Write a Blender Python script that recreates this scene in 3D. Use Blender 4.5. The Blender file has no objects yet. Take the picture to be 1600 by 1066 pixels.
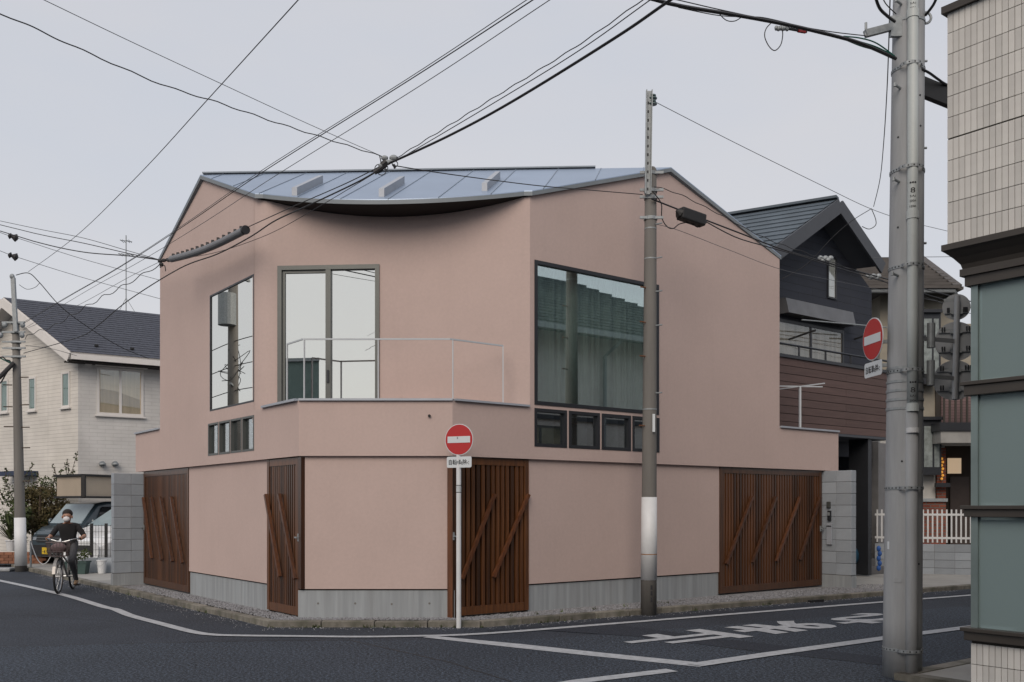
import bpy, math, random
from mathutils import Vector, Matrix
random.seed(7)
V = Vector
scene = bpy.context.scene
# ------------------------------------------------------------------ camera
FPX, CAMH, CX, HY = 1537.0, 1.52, 800.0, 792.0      # focal length in photo pixels, eye height, centre column, horizon row
cam_data = bpy.data.cameras.new('camera')
cam = bpy.data.objects.new('camera', cam_data)
scene.collection.objects.link(cam)
cam.location = (0, 0, CAMH)
cam.rotation_euler = (math.radians(90), 0, 0)
cam_data.sensor_width = 36
cam_data.lens = 36 * FPX / 1600
cam_data.shift_y = (HY - 533) / 1600
cam_data.clip_end = 2000
scene.camera = cam
# ------------------------------------------------------------------ sky and sun
SUN_FROM = V((-0.26, -0.966, 0)).normalized()
SUN_EL = 36.0
world = bpy.data.worlds.new('World')
scene.world = world
world.use_nodes = True
wn, wl = world.node_tree.nodes, world.node_tree.links
wn.clear()
wo = wn.new('ShaderNodeOutputWorld')
bg = wn.new('ShaderNodeBackground')
sky = wn.new('ShaderNodeTexSky')
sky.sky_type = 'NISHITA'
sky.sun_disc = False
sky.sun_elevation = math.radians(SUN_EL)
sky.sun_rotation = math.atan2(SUN_FROM.x, SUN_FROM.y)
sky.air_density, sky.dust_density, sky.ozone_density = 1.0, 1.0, 1.0
hz = wn.new('ShaderNodeMix'); hz.data_type = 'RGBA'
hz.inputs[0].default_value = 0.88                      # thin high cloud veils the blue
hz.inputs[7].default_value = (5.95, 6.05, 6.45, 1)
bg.inputs['Strength'].default_value = 0.0865
cn = wn.new('ShaderNodeTexNoise'); ct = wn.new('ShaderNodeTexCoord'); cm_ = wn.new('ShaderNodeMapping'); cr_ = wn.new('ShaderNodeValToRGB')   # faint veil of cloud
cm_.inputs['Scale'].default_value = (1.0, 1.0, 2.6); cn.inputs['Scale'].default_value = 2.2; cn.inputs['Detail'].default_value = 5
cr_.color_ramp.elements[0].position = .32; cr_.color_ramp.elements[1].position = .70
cr_.color_ramp.elements[0].color = (5.45, 5.78, 6.45, 1); cr_.color_ramp.elements[1].color = (6.25, 6.16, 6.35, 1)
wl.new(ct.outputs['Generated'], cm_.inputs['Vector']); wl.new(cm_.outputs[0], cn.inputs['Vector']); wl.new(cn.outputs['Fac'], cr_.inputs[0]); 
sz_ = wn.new('ShaderNodeSeparateXYZ'); wl.new(ct.outputs['Generated'], sz_.inputs[0])
mz_ = wn.new('ShaderNodeMapRange'); mz_.inputs[1].default_value = 0.0; mz_.inputs[2].default_value = .5; mz_.inputs[3].default_value = .75; mz_.inputs[4].default_value = 0.0; wl.new(sz_.outputs[2], mz_.inputs[0])
hw_ = wn.new('ShaderNodeMix'); hw_.data_type = 'RGBA'; hw_.inputs[7].default_value = (6.6, 6.38, 6.32, 1)      # paler and warmer towards the horizon all round
wl.new(mz_.outputs[0], hw_.inputs[0]); wl.new(cr_.outputs[0], hw_.inputs[6]); wl.new(hw_.outputs[2], hz.inputs[7])
wl.new(sky.outputs[0], hz.inputs[6])
wl.new(hz.outputs[2], bg.inputs['Color'])
wl.new(bg.outputs[0], wo.inputs['Surface'])
sun_data = bpy.data.lights.new('sun', 'SUN')
sun_data.energy = 1.5
sun_data.angle = math.radians(42)
sun_data.color = (1.0, 0.86, 0.72)
sun = bpy.data.objects.new('sun', sun_data)
scene.collection.objects.link(sun)
e = math.radians(SUN_EL)
sd = V((SUN_FROM.x * math.cos(e), SUN_FROM.y * math.cos(e), math.sin(e)))
sun.rotation_euler = sd.to_track_quat('Z', 'Y').to_euler()
sun.location = sd * 50
scene.view_settings.view_transform = 'Standard'
scene.view_settings.look = 'None'
scene.view_settings.exposure = 0.38
scene.view_settings.gamma = 1.0
scene.cycles.use_denoising = True
scene.cycles.max_bounces = 10
scene.cycles.caustics_reflective = False
scene.cycles.caustics_refractive = False

# ------------------------------------------------------------------ helpers
COL = scene.collection
ORG = {}

def W(px, py, d):
    """a point of the place that the photograph shows at (px, py), d metres into the scene"""
    return V(((px - CX) / FPX * d, d, CAMH + (HY - py) / FPX * d))

def G(px, py, z=0.0):
    d = FPX * (CAMH - z) / (py - HY)
    return V(((px - CX) / FPX * d, d, z))

def tag(o, label=None, cat=None, group=None, kind=None):
    if label: o['label'] = label
    if cat: o['category'] = cat
    if group: o['group'] = group
    if kind: o['kind'] = kind
    return o

def thing(name, label, cat, loc, group=None):
    o = bpy.data.objects.new(name, None)
    o.empty_display_size = 0.2
    COL.objects.link(o)
    o.location = loc
    ORG[o.name] = V(loc)
    return tag(o, label, cat, group)

def org(p):
    return ORG[p.name]

class MB:
    def __init__(s):
        s.v, s.f, s.mi = [], [], []
        s.cur = 0
    def add(s, pts, faces):
        b = len(s.v)
        s.v += [V(p) for p in pts]
        for f in faces:
            s.f.append([b + i for i in f]); s.mi.append(s.cur)
        return s
    def poly(s, *pts):
        return s.add(pts, [list(range(len(pts)))])
    def box(s, c, ax, ay, az):
        c, ax, ay, az = V(c), V(ax), V(ay), V(az)
        p = [c + ax * i + ay * j + az * k for k in (-1, 1) for j in (-1, 1) for i in (-1, 1)]
        fs = [[0, 2, 3, 1], [4, 5, 7, 6], [0, 1, 5, 4], [2, 6, 7, 3], [0, 4, 6, 2], [1, 3, 7, 5]]
        if ax.cross(ay).dot(az) < 0: fs = [f[::-1] for f in fs]
        return s.add(p, fs)
    def abox(s, x0, x1, y0, y1, z0, z1):
        return s.box(((x0 + x1) / 2, (y0 + y1) / 2, (z0 + z1) / 2), ((x1 - x0) / 2, 0, 0), (0, (y1 - y0) / 2, 0), (0, 0, (z1 - z0) / 2))
    def bar(s, p, q, w, h, up=(0, 0, 1)):
        p, q = V(p), V(q)
        d = q - p; dn = d.normalized(); up = V(up)
        sd_ = dn.cross(up)
        if sd_.length < 1e-4: sd_ = dn.cross(V((1, 0, 0)))
        sd_.normalize(); u = sd_.cross(dn)
        return s.box((p + q) / 2, d / 2, sd_ * w / 2, u * h / 2)
    def tube(s, pts, r, n=8, caps=True, closed=False):
        pts = [V(p) for p in pts]
        rs = r if isinstance(r, (list, tuple)) else [r] * len(pts)
        m = len(pts); rings = []
        ref = None
        for i, p in enumerate(pts):
            if closed: t = pts[(i + 1) % m] - pts[i - 1]
            else: t = pts[min(i + 1, m - 1)] - pts[max(i - 1, 0)]
            if t.length < 1e-9: t = V((0, 0, 1))
            t.normalize()
            if ref is None: ref = t.orthogonal().normalized()
            ref = (ref - t * ref.dot(t))
            if ref.length < 1e-6: ref = t.orthogonal()
            ref.normalize(); b = t.cross(ref)
            rings.append([p + (ref * math.cos(2 * math.pi * k / n) + b * math.sin(2 * math.pi * k / n)) * rs[i] for k in range(n)])
        fs = []
        for i in range(m if closed else m - 1):
            j = (i + 1) % m
            for k in range(n):
                fs.append([i * n + k, i * n + (k + 1) % n, j * n + (k + 1) % n, j * n + k])
        if caps and not closed:
            fs.append(list(range(n))[::-1]); fs.append([(m - 1) * n + k for k in range(n)])
        return s.add([q for rg in rings for q in rg], fs)
    def disc(s, c, nrm, r, th, n=32):
        c, nrm = V(c), V(nrm).normalized()
        return s.tube([c - nrm * th / 2, c + nrm * th / 2], r, n)
    def ball(s, c, rx, ry=None, rz=None, n=10, m=7):
        ry = ry or rx; rz = rz or rx; c = V(c)
        pts = [c + V((0, 0, -rz))]
        for j in range(1, m):
            a = -math.pi / 2 + math.pi * j / m
            for k in range(n):
                b = 2 * math.pi * k / n
                pts.append(c + V((rx * math.cos(a) * math.cos(b), ry * math.cos(a) * math.sin(b), rz * math.sin(a))))
        pts.append(c + V((0, 0, rz)))
        fs = [[0, 1 + (k + 1) % n, 1 + k] for k in range(n)]
        for j in range(m - 2):
            for k in range(n):
                a = 1 + j * n + k; b = 1 + j * n + (k + 1) % n
                fs.append([a, b, b + n, a + n])
        t = len(pts) - 1
        fs += [[t, 1 + (m - 2) * n + k, 1 + (m - 2) * n + (k + 1) % n] for k in range(n)]
        return s.add(pts, fs)
    def prism(s, pts, off):
        pts = [V(p) for p in pts]; off = V(off); n = len(pts)
        nrm = V((0, 0, 0))
        for i in range(n): nrm += pts[i].cross(pts[(i + 1) % n])
        fl = nrm.dot(off) > 0
        f = [list(range(n))[::-1] if fl else list(range(n)), [n + i for i in range(n)] if fl else [n + i for i in range(n)][::-1]]
        for i in range(n):
            j = (i + 1) % n
            q = [i, j, n + j, n + i]
            f.append(q if fl else q[::-1])
        return s.add(pts + [p + off for p in pts], f)
    def mesh(s, name, origin=V((0, 0, 0)), mats=None, smooth=False):
        me = bpy.data.meshes.new(name)
        me.from_pydata([tuple(p - origin) for p in s.v], [], s.f)
        if mats:
            for m in (mats if isinstance(mats, (list, tuple)) else [mats]): me.materials.append(m)
            if isinstance(mats, (list, tuple)) and len(mats) > 1:
                me.polygons.foreach_set('material_index', s.mi)
        if smooth:
            me.polygons.foreach_set('use_smooth', [True] * len(me.polygons))
        me.update()
        return me
    def build(s, name, mats, parent=None, label=None, cat=None, group=None, kind=None, smooth=False, bevel=0, origin=None):
        if parent is not None: o_ = org(parent)
        elif origin is not None: o_ = V(origin)
        else:
            n = max(1, len(s.v))
            o_ = V((sum(p.x for p in s.v) / n, sum(p.y for p in s.v) / n, min(p.z for p in s.v)))
        o = bpy.data.objects.new(name, s.mesh(name, o_, mats, smooth))
        COL.objects.link(o)
        if parent is not None: o.parent = parent
        else: o.location = o_
        ORG[o.name] = o_
        if bevel:
            b = o.modifiers.new('bevel', 'BEVEL'); b.width = bevel; b.segments = 2; b.limit_method = 'ANGLE'
        if smooth == 'auto':
            pass
        return tag(o, label, cat, group, kind)

def piece(name, me, parent, mat4):
    o = bpy.data.objects.new(name, me)
    COL.objects.link(o); o.parent = parent
    o.matrix_local = Matrix.Translation(-org(parent)) @ mat4
    return o

def frame4(o, x, y, z):
    x, y, z, o = V(x), V(y), V(z), V(o)
    return Matrix(((x.x, y.x, z.x, o.x), (x.y, y.y, z.y, o.y), (x.z, y.z, z.z, o.z), (0, 0, 0, 1)))

# ------------------------------------------------------------------ materials
def newmat(name):
    m = bpy.data.materials.new(name); m.use_nodes = True
    nt = m.node_tree
    return m, nt, nt.nodes, nt.links, nt.nodes['Principled BSDF']

def rgb(c, k=1.0):
    return (c[0] * k, c[1] * k, c[2] * k, 1)

def mixcol(N, L, fac, a, b, mode='MIX'):
    n = N.new('ShaderNodeMix'); n.data_type = 'RGBA'; n.blend_type = mode
    for sock, val in ((n.inputs[0], fac), (n.inputs[6], a), (n.inputs[7], b)):
        if hasattr(val, 'links') or hasattr(val, 'is_linked'): L.new(val, sock)
        elif isinstance(val, (int, float)): sock.default_value = val
        else: sock.default_value = val
    return n.outputs[2]

def noise(N, L, vec, scale, detail=4, rough=.55):
    n = N.new('ShaderNodeTexNoise'); n.inputs['Scale'].default_value = scale
    n.inputs['Detail'].default_value = detail; n.inputs['Roughness'].default_value = rough
    if vec is not None: L.new(vec, n.inputs['Vector'])
    return n.outputs['Fac']

def ramp(N, L, fac, a, b, ca=(0, 0, 0, 1), cb=(1, 1, 1, 1)):
    r = N.new('ShaderNodeValToRGB'); r.color_ramp.elements[0].position = a; r.color_ramp.elements[1].position = b
    r.color_ramp.elements[0].color = ca; r.color_ramp.elements[1].color = cb
    L.new(fac, r.inputs[0])
    return r.outputs[0]

def coords(N, L, stretch=(1, 1, 1), rot=0):
    tc = N.new('ShaderNodeTexCoord'); mp = N.new('ShaderNodeMapping')
    mp.inputs['Scale'].default_value = stretch; mp.inputs['Rotation'].default_value = (0, 0, rot)
    L.new(tc.outputs['Object'], mp.inputs['Vector'])
    return mp.outputs[0]

def mat(name, col, rough=.8, metal=0, var=.12, scale=4, stretch=(1, 1, 1), bump=0, bscale=60, rnd=0, spec=.5, dirt=0, dcol=(.1, .09, .08), dscale=.8, coat=0, rot=0, bdist=.01):
    m, nt, N, L, P = newmat(name)
    vec = coords(N, L, stretch, rot)
    c = ramp(N, L, noise(N, L, vec, scale), .3, .7, rgb(col, 1 - var), rgb(col, 1 + var))
    if dirt:
        dn = ramp(N, L, noise(N, L, vec, dscale, 6, .65), .42, .75)
        mu = N.new('ShaderNodeMath'); mu.operation = 'MULTIPLY'; mu.inputs[1].default_value = dirt
        L.new(dn, mu.inputs[0])
        c = mixcol(N, L, mu.outputs[0], c, rgb(dcol))
    if rnd:
        oi = N.new('ShaderNodeObjectInfo')
        mr = N.new('ShaderNodeMapRange'); mr.inputs[3].default_value = 1 - rnd; mr.inputs[4].default_value = 1 + rnd
        L.new(oi.outputs['Random'], mr.inputs[0])
        c = mixcol(N, L, 1.0, c, mr.outputs[0], 'MULTIPLY')
    L.new(c, P.inputs['Base Color'])
    P.inputs['Roughness'].default_value = rough
    P.inputs['Metallic'].default_value = metal
    P.inputs['Specular IOR Level'].default_value = spec
    if coat:
        P.inputs['Coat Weight'].default_value = coat; P.inputs['Coat Roughness'].default_value = .08
    if bump:
        b = N.new('ShaderNodeBump'); b.inputs['Strength'].default_value = bump; b.inputs['Distance'].default_value = bdist
        L.new(noise(N, L, vec, bscale, 3), b.inputs['Height']); L.new(b.outputs[0], P.inputs['Normal'])
    return m

def brickmat(name, d, c1, c2, mortar, bw, bh, ms=.006, rough=.85, bump=.5, off=.5, var=.1):
    """courses laid along the plan direction d, rising with height"""
    m, nt, N, L, P = newmat(name)
    tc = N.new('ShaderNodeTexCoord')
    dp = N.new('ShaderNodeVectorMath'); dp.operation = 'DOT_PRODUCT'; dp.inputs[1].default_value = (d[0], d[1], 0)
    L.new(tc.outputs['Object'], dp.inputs[0])
    sx = N.new('ShaderNodeSeparateXYZ'); L.new(tc.outputs['Object'], sx.inputs[0])
    cb = N.new('ShaderNodeCombineXYZ'); L.new(dp.outputs['Value'], cb.inputs[0]); L.new(sx.outputs[2], cb.inputs[1])
    br = N.new('ShaderNodeTexBrick'); L.new(cb.outputs[0], br.inputs['Vector'])
    br.inputs['Color1'].default_value = rgb(c1); br.inputs['Color2'].default_value = rgb(c2); br.inputs['Mortar'].default_value = rgb(mortar)
    br.inputs['Scale'].default_value = 1; br.inputs['Mortar Size'].default_value = ms; br.inputs['Mortar Smooth'].default_value = .3
    br.inputs['Brick Width'].default_value = bw; br.inputs['Row Height'].default_value = bh; br.offset = off
    n2 = noise(N, L, tc.outputs['Object'], 1.3, 5)
    c = mixcol(N, L, 1.0, br.outputs['Color'], ramp(N, L, n2, .3, .7, rgb((1 - var,) * 3), rgb((1 + var,) * 3)), 'MULTIPLY')
    L.new(c, P.inputs['Base Color']); P.inputs['Roughness'].default_value = rough
    b = N.new('ShaderNodeBump'); b.inputs['Strength'].default_value = bump; b.inputs['Distance'].default_value = .02; b.invert = True
    L.new(br.outputs['Fac'], b.inputs['Height']); L.new(b.outputs[0], P.inputs['Normal'])
    return m

def glassmat(name, refl, tint=(.9, .96, .93), trans=(.75, .85, .82), edge=.25, rough=.0):
    """coated window glass: fixed mirror share plus a rise at grazing angles; the rest lets light through"""
    m, nt, N, L, P = newmat(name)
    N.remove(P)
    out = [n for n in N if n.type == 'OUTPUT_MATERIAL'][0]
    gl = N.new('ShaderNodeBsdfGlossy'); gl.inputs['Color'].default_value = rgb(tint); gl.inputs['Roughness'].default_value = rough
    tr = N.new('ShaderNodeBsdfTransparent'); tr.inputs['Color'].default_value = rgb(trans)
    lw = N.new('ShaderNodeLayerWeight'); lw.inputs['Blend'].default_value = .35
    mr = N.new('ShaderNodeMapRange'); mr.inputs[3].default_value = refl; mr.inputs[4].default_value = min(1, refl + edge)
    L.new(lw.outputs['Facing'], mr.inputs[0])
    mx = N.new('ShaderNodeMixShader')
    L.new(mr.outputs[0], mx.inputs[0]); L.new(tr.outputs[0], mx.inputs[1]); L.new(gl.outputs[0], mx.inputs[2])
    L.new(mx.outputs[0], out.inputs['Surface'])
    return m

def woodmat(name, col, dark, rough=.42):
    m, nt, N, L, P = newmat(name)
    vec = coords(N, L, (30, 30, .9))
    c = ramp(N, L, noise(N, L, vec, 1.4, 6, .6), .3, .72, rgb(dark), rgb(col))
    oi = N.new('ShaderNodeObjectInfo')
    mr = N.new('ShaderNodeMapRange'); mr.inputs[3].default_value = .5; mr.inputs[4].default_value = 1.55
    L.new(oi.outputs['Random'], mr.inputs[0])
    c = mixcol(N, L, 1.0, c, mr.outputs[0], 'MULTIPLY')
    L.new(c, P.inputs['Base Color']); P.inputs['Roughness'].default_value = rough
    P.inputs['Specular IOR Level'].default_value = .6; P.inputs['Coat Weight'].default_value = .25; P.inputs['Coat Roughness'].default_value = .25
    b = N.new('ShaderNodeBump'); b.inputs['Strength'].default_value = .25; b.inputs['Distance'].default_value = .004
    L.new(noise(N, L, vec, 3, 3), b.inputs['Height']); L.new(b.outputs[0], P.inputs['Normal'])
    return m

def emitmat(name, col, k):
    m, nt, N, L, P = newmat(name)
    P.inputs['Base Color'].default_value = rgb(col); P.inputs['Emission Color'].default_value = rgb(col); P.inputs['Emission Strength'].default_value = k
    return m

def asphalt(name, base, speck=.5, big=.12, grit=.4):
    m, nt, N, L, P = newmat(name)
    vec = coords(N, L)
    c = ramp(N, L, noise(N, L, vec, .55, 5, .6), .3, .7, rgb(base, 1 - big), rgb(base, 1 + big))
    sp = ramp(N, L, noise(N, L, vec, 75, 2, .7), .38, .70, rgb((1 - speck,) * 3), rgb((1 + speck,) * 3))
    c = mixcol(N, L, 1.0, c, sp, 'MULTIPLY')
    gr = ramp(N, L, noise(N, L, vec, 34, 2, .6), .43, .60, rgb((1 - grit * .6,) * 3), rgb((1 + grit,) * 3))
    c = mixcol(N, L, 1.0, c, gr, 'MULTIPLY')
    vo = N.new('ShaderNodeTexVoronoi'); vo.inputs['Scale'].default_value = 24; L.new(vec, vo.inputs['Vector'])
    li = ramp(N, L, vo.outputs['Distance'], .05, .16, (1, 1, 1, 1), (0, 0, 0, 1))
    rn = N.new('ShaderNodeSeparateColor'); L.new(vo.outputs['Color'], rn.inputs[0])
    gt = N.new('ShaderNodeMath'); gt.operation = 'GREATER_THAN'; gt.inputs[1].default_value = .82; L.new(rn.outputs[0], gt.inputs[0])
    mu = N.new('ShaderNodeMath'); mu.operation = 'MULTIPLY'; L.new(li, mu.inputs[0]); L.new(gt.outputs[0], mu.inputs[1])
    mu2 = N.new('ShaderNodeMath'); mu2.operation = 'MULTIPLY'; mu2.inputs[1].default_value = .7; L.new(mu.outputs[0], mu2.inputs[0])
    c = mixcol(N, L, mu2.outputs[0], c, rgb((.19, .185, .18)))
    # oily wheel tracks and dust
    st = ramp(N, L, noise(N, L, vec, .22, 6, .7), .5, .72)
    mu3 = N.new('ShaderNodeMath'); mu3.operation = 'MULTIPLY'; mu3.inputs[1].default_value = .35; L.new(st, mu3.inputs[0])
    c = mixcol(N, L, mu3.outputs[0], c, rgb(base, 1.35))
    L.new(c, P.inputs['Base Color']); P.inputs['Roughness'].default_value = .82; P.inputs['Specular IOR Level'].default_value = .35
    b = N.new('ShaderNodeBump'); b.inputs['Strength'].default_value = .8; b.inputs['Distance'].default_value = .012
    L.new(noise(N, L, vec, 45, 3), b.inputs['Height']); L.new(b.outputs[0], P.inputs['Normal'])
    return m

def stucco(name, col):
    m, nt, N, L, P = newmat(name)
    vec = coords(N, L)
    c = ramp(N, L, noise(N, L, vec, .7, 6, .6), .3, .7, rgb(col, .955), rgb(col, 1.045))
    c = mixcol(N, L, 1.0, c, ramp(N, L, noise(N, L, vec, 26, 3), .25, .75, rgb((.965,) * 3), rgb((1.035,) * 3)), 'MULTIPLY')
    vs = coords(N, L, (7, 7, .35))
    stn = ramp(N, L, noise(N, L, vs, 1.2, 5, .6), .55, .85)
    mu = N.new('ShaderNodeMath'); mu.operation = 'MULTIPLY'; mu.inputs[1].default_value = .16; L.new(stn, mu.inputs[0])
    c = mixcol(N, L, mu.outputs[0], c, rgb(col, .74))
    L.new(c, P.inputs['Base Color']); P.inputs['Roughness'].default_value = .93; P.inputs['Specular IOR Level'].default_value = .2
    b = N.new('ShaderNodeBump'); b.inputs['Strength'].default_value = .35; b.inputs['Distance'].default_value = .004
    L.new(noise(N, L, vec, 190, 3), b.inputs['Height']); L.new(b.outputs[0], P.inputs['Normal'])
    return m

M = {}
M['pink'] = stucco('pink_stucco', (.512, .403, .372))
M['conc'] = mat('cast_concrete', (.30, .325, .345), .85, var=.16, scale=1.3, stretch=(9, 9, .5), bump=.2, bscale=5, dirt=.35, dcol=(.16, .155, .15), dscale=.6)
M['pole'] = mat('pole_concrete', (.165, .158, .148), .85, var=.14, scale=1.5, stretch=(6, 6, .5), bump=.15, bscale=20, dirt=.55, dcol=(.12, .115, .11), dscale=.9)
M['pole_near'] = mat('pale_pole_concrete', (.34, .355, .37), .8, var=.12, scale=2, stretch=(5, 5, .5), bump=.15, bscale=20, dirt=.6, dcol=(.19, .195, .2), dscale=.9)
M['white'] = mat('white_paint', (.66, .68, .70), .5, var=.05, dirt=.25, dcol=(.32, .3, .28), dscale=1.5)
M['wood'] = woodmat('stained_cedar', (.120, .045, .013), (.036, .0125, .004))
M['wood_batten'] = woodmat('stained_batten', (.115, .040, .013), (.045, .015, .006), .38)
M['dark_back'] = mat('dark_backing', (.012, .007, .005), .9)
M['roof_metal'] = mat('roof_sheet_metal', (.36, .44, .56), .42, metal=.7, var=.05, scale=1.2, bump=.03, bscale=3, rnd=.05)
M['cap'] = mat('metal_coping', (.40, .43, .48), .6, metal=.3, var=.06)
M['frame_grey'] = mat('grey_aluminium', (.115, .122, .118), .4, metal=.5, var=.04)
M['frame_dark'] = mat('dark_aluminium', (.035, .038, .045), .4, metal=.4, var=.05)
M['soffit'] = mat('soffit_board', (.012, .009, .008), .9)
M['gal'] = mat('galvanised_steel', (.30, .325, .34), .6, metal=.4, var=.15, scale=25)
M['rail'] = mat('painted_rail', (.48, .52, .555), .5, var=.04)
M['black'] = mat('black_rubber', (.012, .012, .013), .6, var=.2)
M['wire'] = mat('cable_sheath', (.022, .022, .025), .6, var=.2)
M['wire_grey'] = mat('grey_cable_sheath', (.10, .105, .115), .6, var=.2)
M['green_wire'] = mat('green_cable_sheath', (.01, .09, .07), .5)
M['glass_sky'] = glassmat('mirror_coated_glass', .76, (1.0, .99, .93), (.35, .45, .42), .15)
M['glass_dull'] = glassmat('dull_glass', .05, (.95, .98, 1), (.95, .97, .97), .10)
M['glass_big'] = glassmat('green_tinted_glass', .36, (.87, .97, .96), (.88, .95, .94), .25)
M['glass'] = glassmat('window_glass', .16, (.95, .98, 1), (.8, .85, .85), .5)
M['glass_fog'] = glassmat('clear_glass', .10, (.95, .98, 1), (.95, .97, .97), .22)
M['curtain'] = mat('curtain_cloth', (.58, .62, .61), .9, var=.1, scale=10)
M['blind'] = mat('blind_cloth', (.17, .17, .18), .9, var=.05)
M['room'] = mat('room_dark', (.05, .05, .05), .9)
M['road'] = asphalt('asphalt', (.031, .0385, .053), .6, .22, .55)
M['road_new'] = asphalt('new_asphalt', (.021, .027, .040), .5, .14, .5)
M['road_old'] = asphalt('coarse_asphalt', (.037, .048, .066), .8, .16, 1.0)
M['paint'] = mat('road_paint', (.42, .44, .47), .7, var=.12, scale=9, bump=.2, bscale=90, dirt=.5, dcol=(.13, .135, .14), dscale=14)
M['pave'] = mat('pale_pavement', (.33, .325, .31), .9, var=.1, scale=2, dirt=.4, dcol=(.2, .19, .18), dscale=.7, bump=.15, bscale=60)
M['tar'] = mat('tar_seam', (.010, .011, .014), .6, var=.3)
M['kerb'] = mat('kerb_concrete', (.20, .185, .165), .9, var=.22, scale=9, dirt=.85, dcol=(.065, .068, .045), dscale=3.5, bump=.3, bscale=50, rnd=.22)
M['gravel'] = mat('gravel_stone', (.235, .238, .255), .9, var=.35, scale=30)
M['gravel_bed'] = mat('gravel_bed', (.22, .22, .225), .95, var=.3, scale=60, bump=.8, bscale=90)
M['block'] = mat('split_concrete_block', (.30, .335, .375), .9, var=.12, scale=3, bump=.3, bscale=40, rnd=.12, dirt=.25, dcol=(.22, .22, .22))
M['mortar'] = mat('mortar', (.2, .2, .2), .95)
M['ground'] = mat('far_ground', (.16, .155, .145), .95, var=.15, scale=.3)
M['sign_red'] = mat('sign_red', (.42, .012, .014), .5, var=.03, coat=.2)
M['sign_white'] = mat('sign_white', (.60, .64, .67), .5, var=.03)
M['ink'] = mat('ink_black', (.015, .016, .02), .6, var=0)
M['sign_back'] = mat('sign_back_grey', (.36, .38, .40), .55, metal=.3, var=.08, scale=6)
M['tile'] = mat('facade_tile', (.55, .54, .515), .6, var=.05, scale=6, rnd=.10, bump=.06, bscale=60)
M['tile_joint'] = mat('tile_joint', (.06, .055, .05), .9)
M['bronze'] = mat('bronze_cladding', (.062, .054, .047), .42, metal=.4, var=.08)
M['leaf'] = mat('leaf', (.055, .075, .022), .7, var=.45, scale=3)
M['leaf_dry'] = mat('dry_leaf', (.105, .085, .035), .75, var=.4, scale=3)
M['bark'] = mat('bark', (.07, .05, .035), .9, var=.3, scale=12)

# ------------------------------------------------------------------ plan of the corner
class Plane:
    def __init__(s, o, d):
        s.o = V((o[0], o[1], 0)); s.d = V((d[0], d[1], 0)).normalized()
        s.n = V((s.d.y, -s.d.x, 0))
        if s.n.y > 0: s.n = -s.n
    def p(s, t, z, off=0.0):
        return s.o + s.d * t + s.n * off + V((0, 0, z))
    def t(s, px):
        r = (px - CX) / FPX
        return (r * s.o.y - s.o.x) / (s.d.x - r * s.d.y)
    def z(s, px, py):
        q = s.p(s.t(px), 0)
        return CAMH + (HY - py) / FPX * q.y
    def slab(s, mb, t0, t1, z0, z1, o0, o1):
        return mb.box(s.p((t0 + t1) / 2, (z0 + z1) / 2, (o0 + o1) / 2), s.d * ((t1 - t0) / 2), s.n * ((o1 - o0) / 2), V((0, 0, (z1 - z0) / 2)))

D0 = 12.7
PA = V(((467 - CX) / FPX * D0, D0, 0)); PB = V(((707 - CX) / FPX * D0, D0, 0))
DL = V((-.595, .804, 0)).normalized(); DR = V((.782, .623, 0)).normalized()
PL, PR, PC = Plane(PA, DL), Plane(PB, DR), Plane(PA, (1, 0))
LOT = 0.08

# ------------------------------------------------------------------ ground, road, pavements
def sheet(name, pts, z, m, kind='structure', parent=None):
    mb = MB(); mb.poly(*[V((p[0], p[1], z)) for p in pts])
    o = mb.build(name, m, parent, kind=kind if parent is None else None, origin=None if parent is not None else (0, 0, z))
    if o.data.polygons[0].normal.z < 0: o.data.flip_normals()
    return o

sheet('ground', [(-400, -400), (400, -400), (400, 400), (-400, 400)], -.03, M['ground'])
road = sheet('road', [(-70, -30), (60, -30), (60, 60), (-70, 60)], 0, M['road'])
# resurfaced strips: the coarse older surface on the right and the fresh dark trench patches
Gp = lambda *q: [G(a, b) for a, b in q]
sheet('asphalt_patch', Gp((560, 1001), (690, 1001), (830, 1000), (1500, 948), (1800, 960), (1700, 1100), (1000, 1180), (905, 1100), (700, 1035)), .003, M['road_old'])
sheet('asphalt_patch', Gp((840, 985), (960, 976), (1130, 999), (1400, 1030), (1560, 1046), (1560, 1062), (1330, 1034), (1130, 1012), (990, 995)), .006, M['road_new'])
sheet('asphalt_patch', Gp((760, 986), (1002, 966), (1390, 933), (1530, 922), (1530, 927), (1390, 940), (1000, 970), (780, 989)), .006, M['road_new'])
sheet('asphalt_patch', Gp((-400, 1022), (0, 1011), (340, 1003), (560, 1001), (700, 1035), (905, 1100), (300, 1160), (-700, 1100)), .003, M['road_old'])

def strip(name, pts, w, z=.009, parent=None, m='paint'):
    """painted line along ground points"""
    mb = MB(); n = len(pts)
    lefts, rights = [], []
    for i, p in enumerate(pts):
        t = (pts[min(i + 1, n - 1)] - pts[max(i - 1, 0)]); t.z = 0; t.normalize()
        s_ = V((-t.y, t.x, 0)); ww = w[i] if isinstance(w, (list, tuple)) else w
        lefts.append(V((p.x, p.y, z)) + s_ * ww / 2); rights.append(V((p.x, p.y, z)) - s_ * ww / 2)
    for i in range(n - 1):
        mb.poly(rights[i], rights[i + 1], lefts[i + 1], lefts[i])
    return mb.build(name, M[m], parent)

def smooth(pts, k=6):
    out = []
    n = len(pts)
    for i in range(n - 1):
        p0, p1, p2, p3 = pts[max(i - 1, 0)], pts[i], pts[i + 1], pts[min(i + 2, n - 1)]
        for j in range(k):
            t = j / k
            out.append(.5 * ((2 * p1) + (p2 - p0) * t + (2 * p0 - 5 * p1 + 4 * p2 - p3) * t * t + (3 * p1 - p0 - 3 * p2 + p3) * t ** 3))
    out.append(pts[-1])
    return out

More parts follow.
